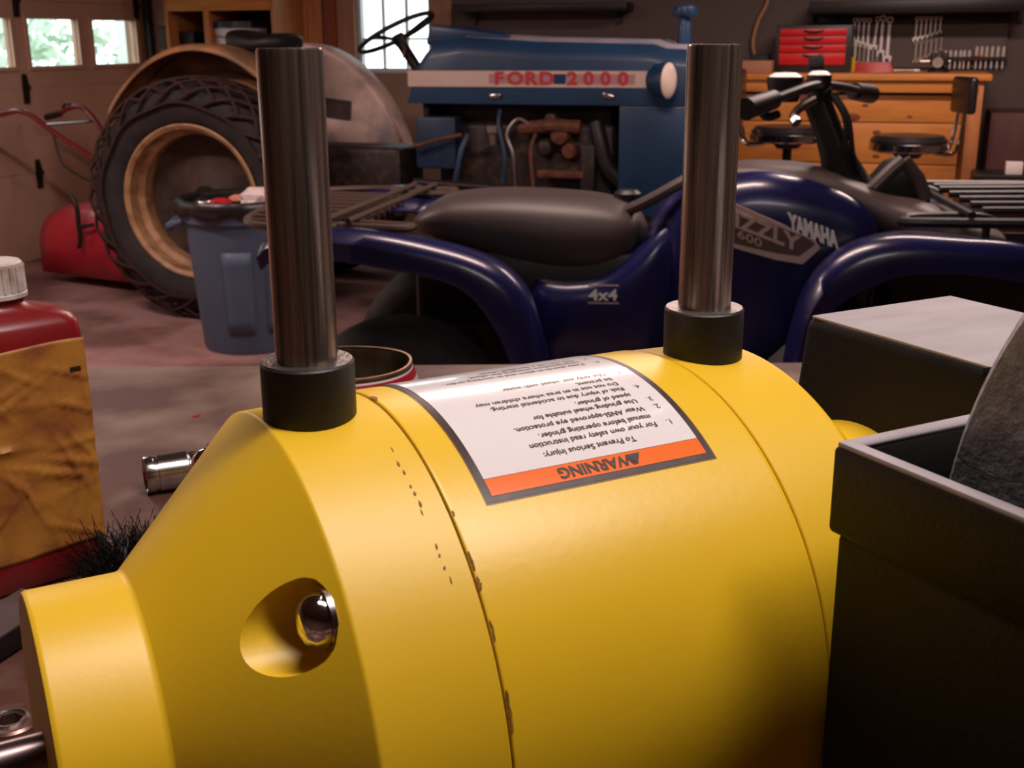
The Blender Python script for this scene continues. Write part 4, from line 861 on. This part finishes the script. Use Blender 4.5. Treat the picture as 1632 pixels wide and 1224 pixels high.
q_text('4x4', (938, 470), (984, 470), -0.2285, 18, DECW, bold=0.02)
for yy in (455, 483): A, B = Vector(qp(937, yy, -0.2285)), Vector(qp(986, yy, -0.2285)); box('decal_line', (A + B) / 2, ((B - A).length, 0.002, 0.004), DECG, Q, smooth=False)

# ================================================================== trash bin
BIN = mat('grey_blue_bin_plastic', (72, 88, 112), 0.55, var=0.08, scale=6, bump=0.1, bscale=80); BIND = mat('black_bin_bag', (26, 24, 26), 0.35, bump=0.4, bscale=40)
P = atZ(388, 566, 0); tb = thing('trash_bin', 'round grey blue plastic trash bin with a black bag', 'trash bin', (P.x, P.y + 0.21, 0), radians(12))
V, F = lathe_g([(0.0, 0.012), (0.2, 0.012), (0.205, 0.0), (0.215, 0.0), (0.222, 0.02), (0.262, 0.55), (0.268, 0.60), (0.285, 0.605), (0.285, 0.665), (0.292, 0.675), (0.292, 0.69), (0.275, 0.69), (0.262, 0.60), (0.21, 0.03), (0, 0.03)], (0, 0, 0), 'z', 56)
bb = mesh('bin_body', V, F, BIN, tb, angle=40); clean(bb)
for a in (-100, -55, -10, 35):
    th = radians(a); rows = []
    for z in [0.10 + 0.38 * i / 6 for i in range(7)]:
        rr = 0.2225 + 0.075 * z + 0.0005; rows.append([(rr * cos(th + d), rr * sin(th + d), z) for d in (-0.26, -0.13, 0, 0.13, 0.26)])
    sheet('raised_panel', rows, BIN, bb, thick=0.008)
for a in (175, -5):
    th = radians(a); u_ = Vector((cos(th), sin(th), 0)); v_ = Vector((-sin(th), cos(th), 0))
    tube('handle', [u_ * 0.27 - v_ * 0.08 + Vector((0, 0, 0.60)), u_ * 0.325 - v_ * 0.075 + Vector((0, 0, 0.585)), u_ * 0.335 + Vector((0, 0, 0.565)), u_ * 0.325 + v_ * 0.075 + Vector((0, 0, 0.585)), u_ * 0.27 + v_ * 0.08 + Vector((0, 0, 0.60))], 0.017, BIN, bb, sm=4)
bag = [[((r + 0.004 * sin(k * 1.7) + 0.004 * sin(k * 2.9)) * cos(2 * pi * k / 60), (r + 0.004 * sin(k * 1.7)) * sin(2 * pi * k / 60), z + (0.012 * sin(k * 0.9) if i == 0 else 0)) for k in range(61)] for i, (r, z) in enumerate(((0.300, 0.635), (0.300, 0.690), (0.285, 0.703), (0.262, 0.695), (0.245, 0.62)))]
sheet('bin_bag', bag, BIND, tb, thick=0.003)
lathe('bag_fill', [(0, 0.58), (0.235, 0.58), (0.24, 0.59), (0.18, 0.635), (0, 0.645)], BIND, tb, (0, 0, 0), 'z', 32)
def crumple(name, label, cat, loc, size, m, seed, yaw=0):
    rnd = random.Random(seed); bm = bmesh.new(); bmesh.ops.create_icosphere(bm, subdivisions=2, radius=1)
    for v in bm.verts: v.co = Vector((v.co.x * size[0], v.co.y * size[1], v.co.z * size[2])) * rnd.uniform(0.72, 1.05)
    zmin = min(v.co.z for v in bm.verts)
    for v in bm.verts: v.co.z -= zmin
    me = bpy.data.meshes.new(name); bm.to_mesh(me); bm.free(); me.materials.append(m)
    o = bpy.data.objects.new(name, me); link(o); o.location = loc; o.rotation_euler = (0, 0, yaw); tag(o, label, cat); return o
PW = mat('white_scrap_paper', (222, 206, 204), 0.6, rgb2=(150, 130, 130), scale=14, lo=0.5, hi=0.7); PRD = mat('red_wrapper', (176, 34, 40), 0.4); PTN = mat('tan_cardboard', (190, 128, 96), 0.7); FOIL = mat('crumpled_foil', (190, 180, 176), 0.25, 1.0)
bl = tb.location
crumple('paper_bag', 'crumpled white paper bag on top of the trash bin', 'paper bag', bl + Vector((0.10, -0.12, 0.655)), (0.11, 0.08, 0.055), PW, 1)
crumple('wrapper', 'red wrapper lying in the trash bin', 'wrapper', bl + Vector((-0.07, -0.13, 0.655)), (0.06, 0.05, 0.028), PRD, 2)
crumple('foil_ball', 'crumpled foil at the left edge of the trash bin', 'foil', bl + Vector((-0.16, -0.10, 0.648)), (0.045, 0.045, 0.035), FOIL, 3)
crumple('cardboard_scrap', 'tan cardboard scrap between red wrapper and white bag', 'cardboard', bl + Vector((0.0, -0.03, 0.662)), (0.07, 0.05, 0.03), PTN, 4)
P = atZ(620, 556, 0); crumple('paper_ball', 'small pale paper ball on the concrete under the quad bike', 'paper ball', P, (0.045, 0.045, 0.03), PW, 5)

# ================================================================== red garden tiller by the garage door
TRED = mat('tiller_red_paint', (176, 30, 52), 0.35, var=0.1, scale=6, coat=0.3); TDK = mat('tiller_dark_red_tube', (116, 26, 34), 0.35, coat=0.2)
P = atZ(122, 441, 0.06); TLF = Frame((P.x, P.y, 0), radians(-30))
TL = thing('garden_tiller', 'red walk behind garden tiller against the garage door', 'tiller', TLF.O, radians(-30))
tp = lambda x, y, off: (lambda q: (q[0], off, q[1]))(TLF.px(x, y, off))
z0, z1 = 0.06, tp(120, 333, 0)[2]; xL, xR = tp(60, 400, 0)[0], tp(196, 400, 0)[0]
rows = []
for i in range(15):
    f = i / 14; a = pi * f
    zt = 0
    row = []
    for x in [xL + (xR - xL) * j / 8 for j in range(9)]:
        e = 1 - 0.10 * abs((x - (xL + xR) / 2) / ((xR - xL) / 2)) ** 4
        y = 0.02 - 0.24 * cos(a) + 0.24; hgt = z0 + (z1 - z0) * (max(0.0, sin(a)) ** 0.42) * e
        row.append((x, y, hgt))
    rows.append(row)
sheet('tine_hood', rows, TRED, TL, thick=0.006)
for x in (xL + 0.01, xR - 0.01):
    ol = [(0.02 - 0.24 * cos(pi * i / 14) + 0.24, z0 + (z1 - z0) * 0.9 * (max(0.0, sin(pi * i / 14)) ** 0.42)) for i in range(15)]
    V, F = prism_g(ol, x - 0.004, x + 0.004); V = [Vector((v.y, v.x, v.z)) for v in V]; mesh('hood_end', V, F, TRED, TL, smooth=False)
box('drag_bar', ((xL + xR) / 2, 0.10, 0.09), (xR - xL - 0.06, 0.03, 0.05), BLACKM, TL, bevel=0.004)
for x in (xL + 0.12, (xL + xR) / 2, xR - 0.12):
    for k in range(4):
        a = k * pi / 2 + x * 3; tube('tine', [((x), 0.28, 0.17), (x + 0.02, 0.28 + 0.10 * cos(a), 0.17 + 0.10 * sin(a)), (x + 0.05, 0.28 + 0.15 * cos(a + 0.4), 0.17 + 0.15 * sin(a + 0.4))], 0.010, BLACKM, TL)
tube('tine_shaft', [(xL + 0.05, 0.28, 0.17), (xR - 0.05, 0.28, 0.17)], 0.02, BLACKM, TL)
tube('depth_lever', [tp(112, 310, -0.02), tp(122, 330, -0.02), tp(125, 355, -0.02), tp(128, 380, -0.02), tp(126, 395, -0.02)], 0.014, BLK, TL, sm=4)
tube('depth_pin', [tp(126, 362, -0.02), tp(148, 358, 0.0)], 0.012, BLK, TL)
# engine deck reaching behind the tractor tyre, carrying the bars
xe = xR + 0.35
box('gearbox', (xR + 0.18, 0.30, 0.30), (0.5, 0.22, 0.2), TRED, TL, bevel=0.03)
for s in (0.12, 0.46):
    w = lathe('wheel', [(0.06, -0.05), (0.16, -0.06), (0.19, -0.04), (0.19, 0.04), (0.16, 0.06), (0.06, 0.05)], RUB, TL, (xe, s, 0.19), 'y', 28)
h1 = smooth_path([tp(-40, 192, 0.0), tp(0, 183, 0.0), tp(28, 177, 0.0), tp(50, 184, 0.02), tp(80, 207, 0.05), tp(150, 253, 0.12), tp(205, 290, 0.2)], 5)
h2 = smooth_path([tp(92, 183, 0.5), tp(108, 173, 0.5), tp(125, 170, 0.5), tp(140, 178, 0.5), tp(165, 210, 0.46), tp(205, 262, 0.40)], 5)
tube('handle_bar', h1, 0.015, TDK, TL); tube('handle_bar', h2, 0.015, TDK, TL)
tube('grip', [tp(74, 187, 0.5), tp(96, 181, 0.5)], 0.021, BLK, TL); tube('cross_tube', [tp(72, 198, 0.05), tp(146, 193, 0.48)], 0.009, CHROMED, TL)
tube('control_cable', [tp(84, 210, 0.05), tp(95, 250, 0.05), tp(108, 268, 0.06), tp(142, 288, 0.1), tp(200, 310, 0.2)], 0.007, BLK, TL, sm=5)
tube('clutch_lever', [tp(100, 172, 0.5), tp(104, 165, 0.5), tp(112, 166, 0.5)], 0.008, BLK, TL)

# ================================================================== pine shelf unit with bucket
SH_V = V_BACK - 0.45
xl, xr = RM.px(263, 40, SH_V)[0], RM.px(437, 40, SH_V)[0]; xm0, xm1 = RM.px(324, 50, SH_V)[0], RM.px(333, 50, SH_V)[0]
zt0 = RM.px(350, 17, SH_V)[1]; zs_ = RM.px(380, 76, SH_V)[1] - 0.02
su = thing('shelf_unit', 'tall pine shelf unit in the corner behind the tractor', 'shelf unit', room((xl + xr) / 2, V_BACK - 0.225, 0), RM.yaw)
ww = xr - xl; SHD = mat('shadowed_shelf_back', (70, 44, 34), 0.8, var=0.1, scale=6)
for x, nm in ((-ww / 2 + 0.0125, 'side_panel'), (ww / 2 - 0.0125, 'side_panel')): box(nm, (x, 0, 1.1), (0.025, 0.44, 2.2), PINEV, su, bevel=0.003)
box('divider', ((xm0 + xm1) / 2 - (xl + xr) / 2, 0, 1.1), (xm1 - xm0, 0.43, 2.1), PINEV, su, bevel=0.003)
for z in (0.06, 0.62, zs_, 2.18): box('shelf', (0, 0, z), (ww - 0.05, 0.42, 0.025), PINE, su, bevel=0.003)
box('header_rail', (0, -0.215, (zt0 + 1.95) / 2), (ww - 0.052, 0.022, 1.95 - zt0), PINE, su, bevel=0.003); box('back_panel', (0, 0.212, 1.1), (ww - 0.05, 0.012, 2.15), SHD, su, smooth=False)
BKW = mat('white_bucket_plastic', (222, 222, 228), 0.4); BKL = mat('dark_blue_lid', (24, 30, 52), 0.35)
q = RM.px(385, 76, V_BACK - 0.24); bu = thing('bucket', 'white plastic bucket with dark blue lid on the pine shelf', 'bucket', room(q[0], V_BACK - 0.24, zs_ + 0.0126), RM.yaw)
hb = RM.px(384, 40, V_BACK - 0.24)[1] - zs_ - 0.013; bb_ = lathe('bucket_body', [(0, 0), (0.168, 0), (0.173, 0.005), (0.186, hb), (0.173, hb), (0.163, 0.01), (0, 0.01)], BKW, bu, (0, 0, 0), 'z', 40)
lathe('lid', [(0, hb + 0.035), (0.148, hb + 0.035), (0.158, hb + 0.028), (0.173, hb + 0.028), (0.193, hb + 0.022), (0.195, hb - 0.02), (0.187, hb - 0.022), (0, hb - 0.002)], BKL, bu, (0, 0, 0), 'z', 40)
tube('bail_handle', [(-0.19, -0.02, hb - 0.04), (-0.155, -0.14, hb - 0.06), (0, -0.20, hb - 0.08), (0.155, -0.14, hb - 0.06), (0.19, -0.02, hb - 0.04)], 0.004, STEELD, bu, sm=4)
for k, (dx, hh, mm, lb_) in enumerate(((-0.10, 0.16, DISC, 'small dark brown box in the left shelf compartment'), (0.07, 0.12, BLK, 'small black box in the left shelf compartment'))):
    q = RM.px(293, 60, V_BACK - 0.25)[0]; o = box('storage_box', (0, 0, hh / 2), (0.12, 0.16, hh), mm, None, bevel=0.006); o.location = room(q + dx, V_BACK - 0.25, zs_ + 0.0126); o.rotation_euler = (0, 0, RM.yaw); tag(o, lb_, 'box')

# ================================================================== pine workbench at the back right
PB_V = V_BACK - 0.70
bl_, br_ = RM.px(1120, 118, PB_V)[0], RM.px(1582, 120, PB_V)[0]; PH = RM.px(1450, 118, PB_V)[1]
pb = thing('pine_workbench', 'tall knotty pine workbench along the dark back wall', 'workbench', room((bl_ + br_) / 2, V_BACK - 0.37, 0), RM.yaw); bwid = br_ - bl_
for k in range(4): box('top_plank', (0, -0.255 + 0.17 * k, PH - 0.018), (bwid, 0.168, 0.036), PINE, pb, bevel=0.004)
zap = RM.px(1450, 148, PB_V)[1]; box('apron', (-0.02, -0.30, (PH - 0.037 + zap) / 2), (bwid - 0.08, 0.03, PH - 0.037 - zap), PINE, pb, bevel=0.003)
lxr = RM.px(1551, 200, PB_V)[0] - (bl_ + br_) / 2
for x in (-bwid / 2 + 0.1, lxr):
    for y in (-0.27, 0.27): box('leg', (x, y, (PH - 0.036) / 2), (0.075, 0.075, PH - 0.036), PINEV, pb, bevel=0.004)
zj = RM.px(1450, 198, PB_V)[1]; zq = [zap - 0.012, zj + 0.003, zj - 0.23, zj - 0.46, zj - 0.69]
for a, b in zip(zq[1:], zq): 
    pl = box('panel_plank', (-0.02, -0.255, (a + b) / 2), (lxr + bwid / 2 - 0.16, 0.02, b - a - 0.006), PINE, pb, bevel=0.003)
for kx, ky, kr in ((1359, 187, 0.028), (1379, 168, 0.012), (1397, 211, 0.016), (1396, 249, 0.015), (1485, 218, 0.014), (1450, 186, 0.01)):
    q = RM.px(kx, ky, PB_V + 0.065); o = lathe('knot', [(0, -0.0012), (kr * 0.8, -0.001), (kr, 0), (0, 0)], KNOT, pb, (0, 0, 0), 'y', 16); o.location = (q[0] - (bl_ + br_) / 2, -0.2655, q[1]); o.scale = (1.5, 1, 0.8)
onb = lambda px_, v: room(RM.px(px_, 100, v)[0], v, PH)
# red tool chest
CHB = mat('black_chest_enamel', (48, 40, 40), 0.45); CHR = mat('red_drawer_enamel', (206, 30, 34), 0.35, coat=0.2, var=0.05, scale=6)
TCV = V_BACK - 0.42; a, b = RM.px(1236, 60, TCV)[0], RM.px(1358, 60, TCV)[0]; th_ = RM.px(1300, 40, TCV)[1] - PH
tc = thing('tool_chest', 'black tool chest with four red drawers on the pine workbench', 'tool chest', room((a + b) / 2, TCV + 0.15, PH), RM.yaw)
box('chest_body', (0, 0, th_ / 2), (b - a, 0.29, th_), CHB, tc, bevel=0.006)
zz = [RM.px(1300, y, TCV)[1] - PH for y in (45, 57, 70.5, 84, 104)]
for a1, b1 in zip(zz[1:], zz):
    d_ = box('drawer', (-0.003, -0.148, (a1 + b1) / 2), ((b - a) * 0.87, 0.012, b1 - a1 - 0.005), CHR, tc, bevel=0.002)
    tube('drawer_pull', [(-0.055, -0.155, b1 - 0.012), (-0.03, -0.163, b1 - 0.018), (0, -0.166, b1 - 0.020), (0.03, -0.163, b1 - 0.018), (0.055, -0.155, b1 - 0.012)], 0.006, CHB, d_, seg=6)
# pegboard with tools
PEG = mat('grey_pegboard', (96, 84, 80), 0.8, var=0.06, scale=5); PGV = V_BACK - 0.035
a, b = RM.px(1305, 60, PGV)[0], RM.px(1606, 60, PGV)[0]; z0_, z1_ = PH + 0.02, RM.px(1450, 40, PGV)[1]
peg = thing('pegboard', 'grey pegboard of hand tools above the pine workbench', 'pegboard', room((a + b) / 2, PGV, 0), RM.yaw)
box('board', (0, 0.008, (z0_ + z1_) / 2 + 0.15), (b - a, 0.012, z1_ - z0_ + 0.3), PEG, peg, smooth=False)
zrl = RM.px(1450, 31, PGV)[1]; box('tool_rail', (0, -0.001, zrl), (b - a, 0.006, 0.055), BLK, peg, bevel=0.003)
zrs = RM.px(1560, 93, PGV)[1]; a2 = RM.px(1505, 90, PGV)[0]; [box('driver_rail', ((a2 + b) / 2 - (a + b) / 2, yy, zrs), (b - a2, 0.004, 0.02), BLK, peg) for yy in (-0.019, -0.052)]; [box('rail_end', (xx - (a + b) / 2, -0.025, zrs), (0.004, 0.054, 0.02), BLK, peg) for xx in (a2, b)]
sh = thing('wall_shelf', 'dark shelf board above the pegboard', 'shelf', room((a + b) / 2, V_BACK - 0.16, RM.px(1450, 10, V_BACK - 0.3)[1]), RM.yaw)
box('shelf_board', (0, 0, 0), (b - a + 0.1, 0.28, 0.07), BLK, sh, bevel=0.004); [box('bracket', (x, 0.12, -0.04), (0.03, 0.03, 0.09), BLK, sh) for x in (-0.6, 0.6)]
WREN = mat('reflection_white_chrome', (250, 244, 240), 0.3, 0.2); DUL = mat('dull_wrench_chrome', (186, 168, 156), 0.35, 0.5, var=0.1, scale=40)  # near-white base stands for bright reflections on the chrome
def wrench_mesh(L, m):
    mb = MB(); w = L * 0.055 + 0.003
    V, F = prism_g([(-w / 2, L * 0.14), (w / 2, L * 0.14), (w / 2 * 0.9, L * 0.84), (-w / 2 * 0.9, L * 0.84)], -0.003, 0.003); mb.add(V, F)
    ro = w * 1.15; nn = 14      # ring end on top
    ring = [(ro * cos(2 * pi * k / nn), L - ro + ro * sin(2 * pi * k / nn)) for k in range(nn)]; inn = [(ro * 0.55 * cos(2 * pi * k / nn), L - ro + ro * 0.55 * sin(2 * pi * k / nn)) for k in range(nn)]
    V = [Vector((x, -0.005, z)) for x, z in ring + inn] + [Vector((x, 0.005, z)) for x, z in ring + inn]; F = []
    for k in range(nn):
        l = (k + 1) % nn; F += [(k, l, nn + l, nn + k), (2 * nn + k, 3 * nn + k, 3 * nn + l, 2 * nn + l), (k, 2 * nn + k, 2 * nn + l, l), (nn + k, nn + l, 3 * nn + l, 3 * nn + k)]
    mb.add(V, F); j = w * 1.5      # open jaw below
    V, F = prism_g([(-w / 2, L * 0.16), (-j, j * 1.5), (-j * 0.9, j * 0.1), (-j * 0.45, 0), (-j * 0.4, j * 0.9), (j * 0.4, j * 0.9), (j * 0.45, 0.1 * j), (j * 0.9, j * 0.3), (j, j * 1.5), (w / 2, L * 0.16)], -0.0045, 0.0045); mb.add(V, F)
    return mb
def hang(name, cat, px_, ytop, ybot, m, label, group, tilt=0.0):
    xx, zt = RM.px(px_, ytop, PGV - 0.02); zb_ = RM.px(px_, ybot, PGV - 0.02)[1]
    o = wrench_mesh(zt - zb_, m).build(name, m, None); o.location = room(xx, PGV - 0.012, zb_); o.rotation_euler = (0, tilt, RM.yaw); return tag(o, label, cat, group)
r1 = [(1363, 40, 68), (1370, 40, 70), (1378, 40, 73), (1386, 40, 76)]
for k, (x, yt, yb) in enumerate(r1): hang('wrench', 'wrench', x, 28, yb + 2, WREN, '%s wrench from the tool chest, upper pegboard row' % ORD[k], 'wrenches on the pegboard')
for k, (x, yt, yb) in enumerate([(1396, 26, 80), (1408, 24, 90), (1419, 26, 100)]): hang('wrench', 'wrench', x, yt, yb, WREN, ['tilted long wrench left of the two longest on the pegboard', 'long chrome wrench between the tilted and the longest one', 'longest chrome wrench hanging on the pegboard'][k], 'wrenches on the pegboard', radians(4) if k == 0 else 0)
for k in range(6): x = 1364 + 7 * k; hang('wrench', 'wrench', x, 68 + 1.7 * k, 104, DUL if k % 3 else WREN, '%s wrench from the tool chest, lower pegboard row' % ORD[k], 'wrenches on the pegboard')
for k in range(6): x = 1462 + 7.6 * k; hang('wrench', 'wrench', x, 26, 67 - 2.6 * k, WREN, '%s wrench from the left in the short upper row above the vise' % ORD[k], 'short wrenches on the pegboard')
for k in range(6): x = 1461 + 8 * k; hang('wrench', 'wrench', x, 66 - 1.2 * k, 102 - 4 * k, DUL, '%s wrench from the left in the short lower row above the vise' % ORD[k], 'short wrenches on the pegboard')
HC = {'grey': (150, 138, 132), 'red': (190, 34, 34), 'yellow': (220, 180, 40), 'orange': (226, 84, 40), 'pale': (196, 186, 178)}
DM = {k: mat(k + '_driver_handle', v, 0.4) for k, v in HC.items()}
drv = [(1508, 'red'), (1516, 'grey'), (1524, 'grey'), (1532, 'grey'), (1538, 'yellow'), (1546, 'red'), (1558, 'red'), (1566, 'orange'), (1574, 'yellow'), (1583, 'pale'), (1592, 'pale'), (1601, 'pale')]
for k, (x, cn) in enumerate(drv):
    xx, zt = RM.px(x, 74 if k > 5 else 80, PGV - 0.05); zb_ = RM.px(x, 110, PGV - 0.05)[1]
    t_ = thing('screwdriver', '%s screwdriver from the left in the rack, %s' % (ORD[k], cn), 'screwdriver', room(xx, PGV - 0.035, zb_), RM.yaw, 'screwdrivers in the rack')
    L = zt - zb_; lathe('handle', [(0, L * 0.42), (0.009, L * 0.42), (0.011, L * 0.55), (0.0095, L * 0.9), (0.006, L), (0, L)], DM['pale'], t_, (0, 0, 0), 'z', 10); lathe('collar', [(0, L * 0.42), (0.0125, L * 0.42), (0.0125, L * 0.6), (0, L * 0.6)], DM[cn], t_, (0, 0, 0), 'z', 10)
    tube('blade', [(0, 0, 0), (0, 0, L * 0.45)], 0.0045, WREN, t_, seg=6)
# things on the bench top
RTR = mat('red_tray_plastic', (186, 28, 34), 0.4)
P = onb(1392, PGV - 0.2); V, F = loft_g([rrect(0.125, 0.05, 0.01, 0.0, 2), rrect(0.10, 0.04, 0.01, 0.055, 2)]); o = mesh('tool_tray', V, F, RTR, None); o.location = P; o.rotation_euler = (0, 0, RM.yaw); tag(o, 'low red tool tray under the hanging wrenches', 'tray')
P = onb(1360, PGV - 0.24); t_ = thing('marker', 'yellow marker standing by the tool chest', 'marker', P, 0); lathe('barrel', [(0, 0), (0.012, 0), (0.012, 0.06), (0, 0.06)], DM['yellow'], t_, (0, 0, 0), 'z', 12); lathe('cap', [(0, 0.058), (0.013, 0.058), (0.011, 0.085), (0, 0.085)], DM['yellow'], t_, (0, 0, 0), 'z', 12)
P = onb(1497, PGV - 0.26); t_ = thing('vise', 'small dark bench vise on the pine workbench', 'vise', P, RM.yaw)
lathe('vise_base', [(0, 0), (0.06, 0), (0.06, 0.015), (0.035, 0.03), (0.03, 0.045), (0, 0.045)], BLACKM, t_, (0, 0, 0), 'z', 20); box('fixed_jaw', (0.03, 0, 0.075), (0.04, 0.09, 0.07), BLACKM, t_, bevel=0.006); box('moving_jaw', (-0.035, 0, 0.075), (0.03, 0.09, 0.07), BLACKM, t_, bevel=0.006); tube('screw_bar', [(-0.11, 0, 0.06), (0.06, 0, 0.06)], 0.012, STEELD, t_); lathe('dial', [(0, -0.055), (0.03, -0.055), (0.03, -0.045), (0, -0.045)], DUL, t_, (-0.01, 0, 0.055), 'y', 16)
P = onb(1450, PGV - 0.28); t_ = thing('pliers', 'pair of pliers lying left of the vise', 'pliers', P, RM.yaw)
for s in (-1, 1): tube('plier_arm', [(-0.09, 0.03 * s, 0.01), (-0.02, 0.012 * s, 0.01), (0.02, 0, 0.01), (0.06, -0.006 * s, 0.01)], [0.009, 0.008, 0.009, 0.005], DUL, t_, sm=3)
CARD = mat('brown_carton', (170, 122, 92), 0.8); q = onb(1205, PGV - 0.45); o = box('parts_carton', (0, 0, 0.035), (0.2, 0.14, 0.07), CARD, None, bevel=0.004); o.location = q; o.rotation_euler = (0, 0, RM.yaw); tag(o, 'low brown carton at the left end of the pine workbench', 'carton')
q = onb(1212, PGV - 0.12); o = box('radio', (0, 0, 0.05), (0.12, 0.08, 0.10), BLK, None, bevel=0.008); o.location = q; o.rotation_euler = (0, 0, RM.yaw); tag(o, 'small black box beside the red tool chest', 'box')
# hanging cord
CRD = mat('tan_cord', (176, 128, 90), 0.6); o = tube('electrical_cord', [(lambda q: room(q[0], V_BACK - 0.05, q[1]))(RM.px(x, y, V_BACK - 0.05)) for x, y in ((1232, -60), (1224, 0), (1208, 35), (1200, 70), (1206, 95), (1212, 108))], 0.011, CRD, None, sm=5); tag(o, 'tan electrical cord hanging down the dark wall', 'cord')
# long dark shelf high on the wall above the tractor
z_ = RM.px(860, 12, V_BACK - 0.2)[1]; a, b = RM.px(722, 10, V_BACK - 0.2)[0], RM.px(1000, 10, V_BACK - 0.2)[0]
sh = thing('wall_shelf', 'long dark shelf on the wall above the tractor hood', 'shelf', room((a + b) / 2, V_BACK - 0.12, z_), RM.yaw); box('shelf_board', (0, 0, 0), (b - a, 0.22, 0.05), BLK, sh, bevel=0.004); [box('bracket', (x, 0.09, -0.05), (0.03, 0.03, 0.10), BLK, sh) for x in (-0.5, 0.5)]
# brown cabinet right of the bench, white box in front of it
BRC = mat('dark_brown_cabinet', (78, 40, 32), 0.6, var=0.15, scale=5, stretch=(8, 8, 1)); a = RM.px(1572, 200, V_BACK - 0.5)[0]
q0, q1 = RM.px(1600, 258, V_BACK - 0.5)[1], RM.px(1600, 180, V_BACK - 0.5)[1]
t_ = thing('cabinet', 'dark brown cabinet right of the pine workbench', 'cabinet', room(a + 0.35, V_BACK - 0.26, 0), RM.yaw); box('carcass', (0, 0, q1 / 2), (0.66, 0.48, q1), BRC, t_, bevel=0.004)
for s in (-1, 1): d_ = box('door', (s * 0.162, -0.247, q1 / 2 + 0.03), (0.31, 0.016, q1 - 0.14), BRC, t_, bevel=0.003); box('knob', (s * 0.03, -0.262, q1 * 0.6), (0.02, 0.02, 0.02), BLACKM, d_, bevel=0.004)
PL = mat('white_carton_board', (228, 214, 210), 0.6); P = RM.on(1616, 279, RM.y, V_BACK - 0.95); t_ = thing('stand', 'low black stand in front of the brown cabinet', 'stand', room(P.x + 0.05, V_BACK - 0.83, 0), RM.yaw); box('stand_top', (0, 0, P.z - 0.012), (0.5, 0.3, 0.024), BLK, t_, bevel=0.003)
for sx in (-0.22, 0.22):
    for sy in (-0.12, 0.12): box('leg', (sx, sy, (P.z - 0.024) / 2), (0.03, 0.03, P.z - 0.024), BLK, t_)
o = box('carton', (0, 0, 0.033), (0.085, 0.06, 0.066), PL, None, bevel=0.003); o.location = room(P.x, V_BACK - 0.9, P.z); o.rotation_euler = (0, 0, RM.yaw); tag(o, 'small white carton on the low black stand', 'carton')

# ================================================================== two bar stools at the pine workbench
VIN = mat('black_stool_vinyl', (34, 30, 32), 0.3, var=0.1, scale=10)
def stool(label, pxs, pys, rot):
    v = PB_V - 0.42; q = RM.px(pxs, pys, v); hs = q[1]
    t_ = thing('bar_stool', label, 'bar stool', room(q[0], v, 0), RM.yaw + rot, 'bar stools at the pine workbench')
    lathe('seat', [(0, hs - 0.04), (0.185, hs - 0.04), (0.20, hs - 0.02), (0.20, hs + 0.02), (0.175, hs + 0.045), (0, hs + 0.055)], VIN, t_, (0, 0, 0), 'z', 40)
    lathe('chrome_band', [(0.2, hs - 0.035), (0.206, hs - 0.03), (0.206, hs + 0.004), (0.2, hs + 0.008)], CHROME, t_, (0, 0, 0), 'z', 40)
    for s in (-1, 1): tube('back_post', [(0.12, s * 0.06, hs - 0.05), (0.21, s * 0.055, hs - 0.055), (0.245, s * 0.05, hs - 0.02), (0.265, s * 0.045, hs + 0.1), (0.275, s * 0.04, hs + 0.27)], 0.010, CHROME, t_, sm=4)
    b_ = box('backrest', (0.275, 0, hs + 0.25), (0.045, 0.26, 0.19), VIN, t_, bevel=0.02, seg=3)
    tube('column', [(0, 0, 0.03), (0, 0, hs - 0.04)], 0.025, BLACKM, t_, seg=14); lathe('swivel_plate', [(0, hs - 0.075), (0.06, hs - 0.075), (0.09, hs - 0.04), (0, hs - 0.04)], BLACKM, t_, (0, 0, 0), 'z', 20)
    for k in range(4): a = pi / 4 + k * pi / 2; tube('foot', [(0.02 * cos(a), 0.02 * sin(a), 0.10), (0.22 * cos(a), 0.22 * sin(a), 0.014)], 0.014, CHROME, t_)
    tube('foot_ring', [(0.17 * cos(2 * pi * k / 30), 0.17 * sin(2 * pi * k / 30), 0.3) for k in range(30)], 0.009, CHROME, t_, closed=True); tube('ring_spoke', [(-0.17, 0, 0.3), (0.17, 0, 0.3)], 0.008, CHROME, t_)
stool('bar stool with black seat and raised backrest, right of the handlebar', 1448, 229, radians(20)); stool('bar stool partly hidden behind the quad bike handlebar', 1256, 214, radians(180))
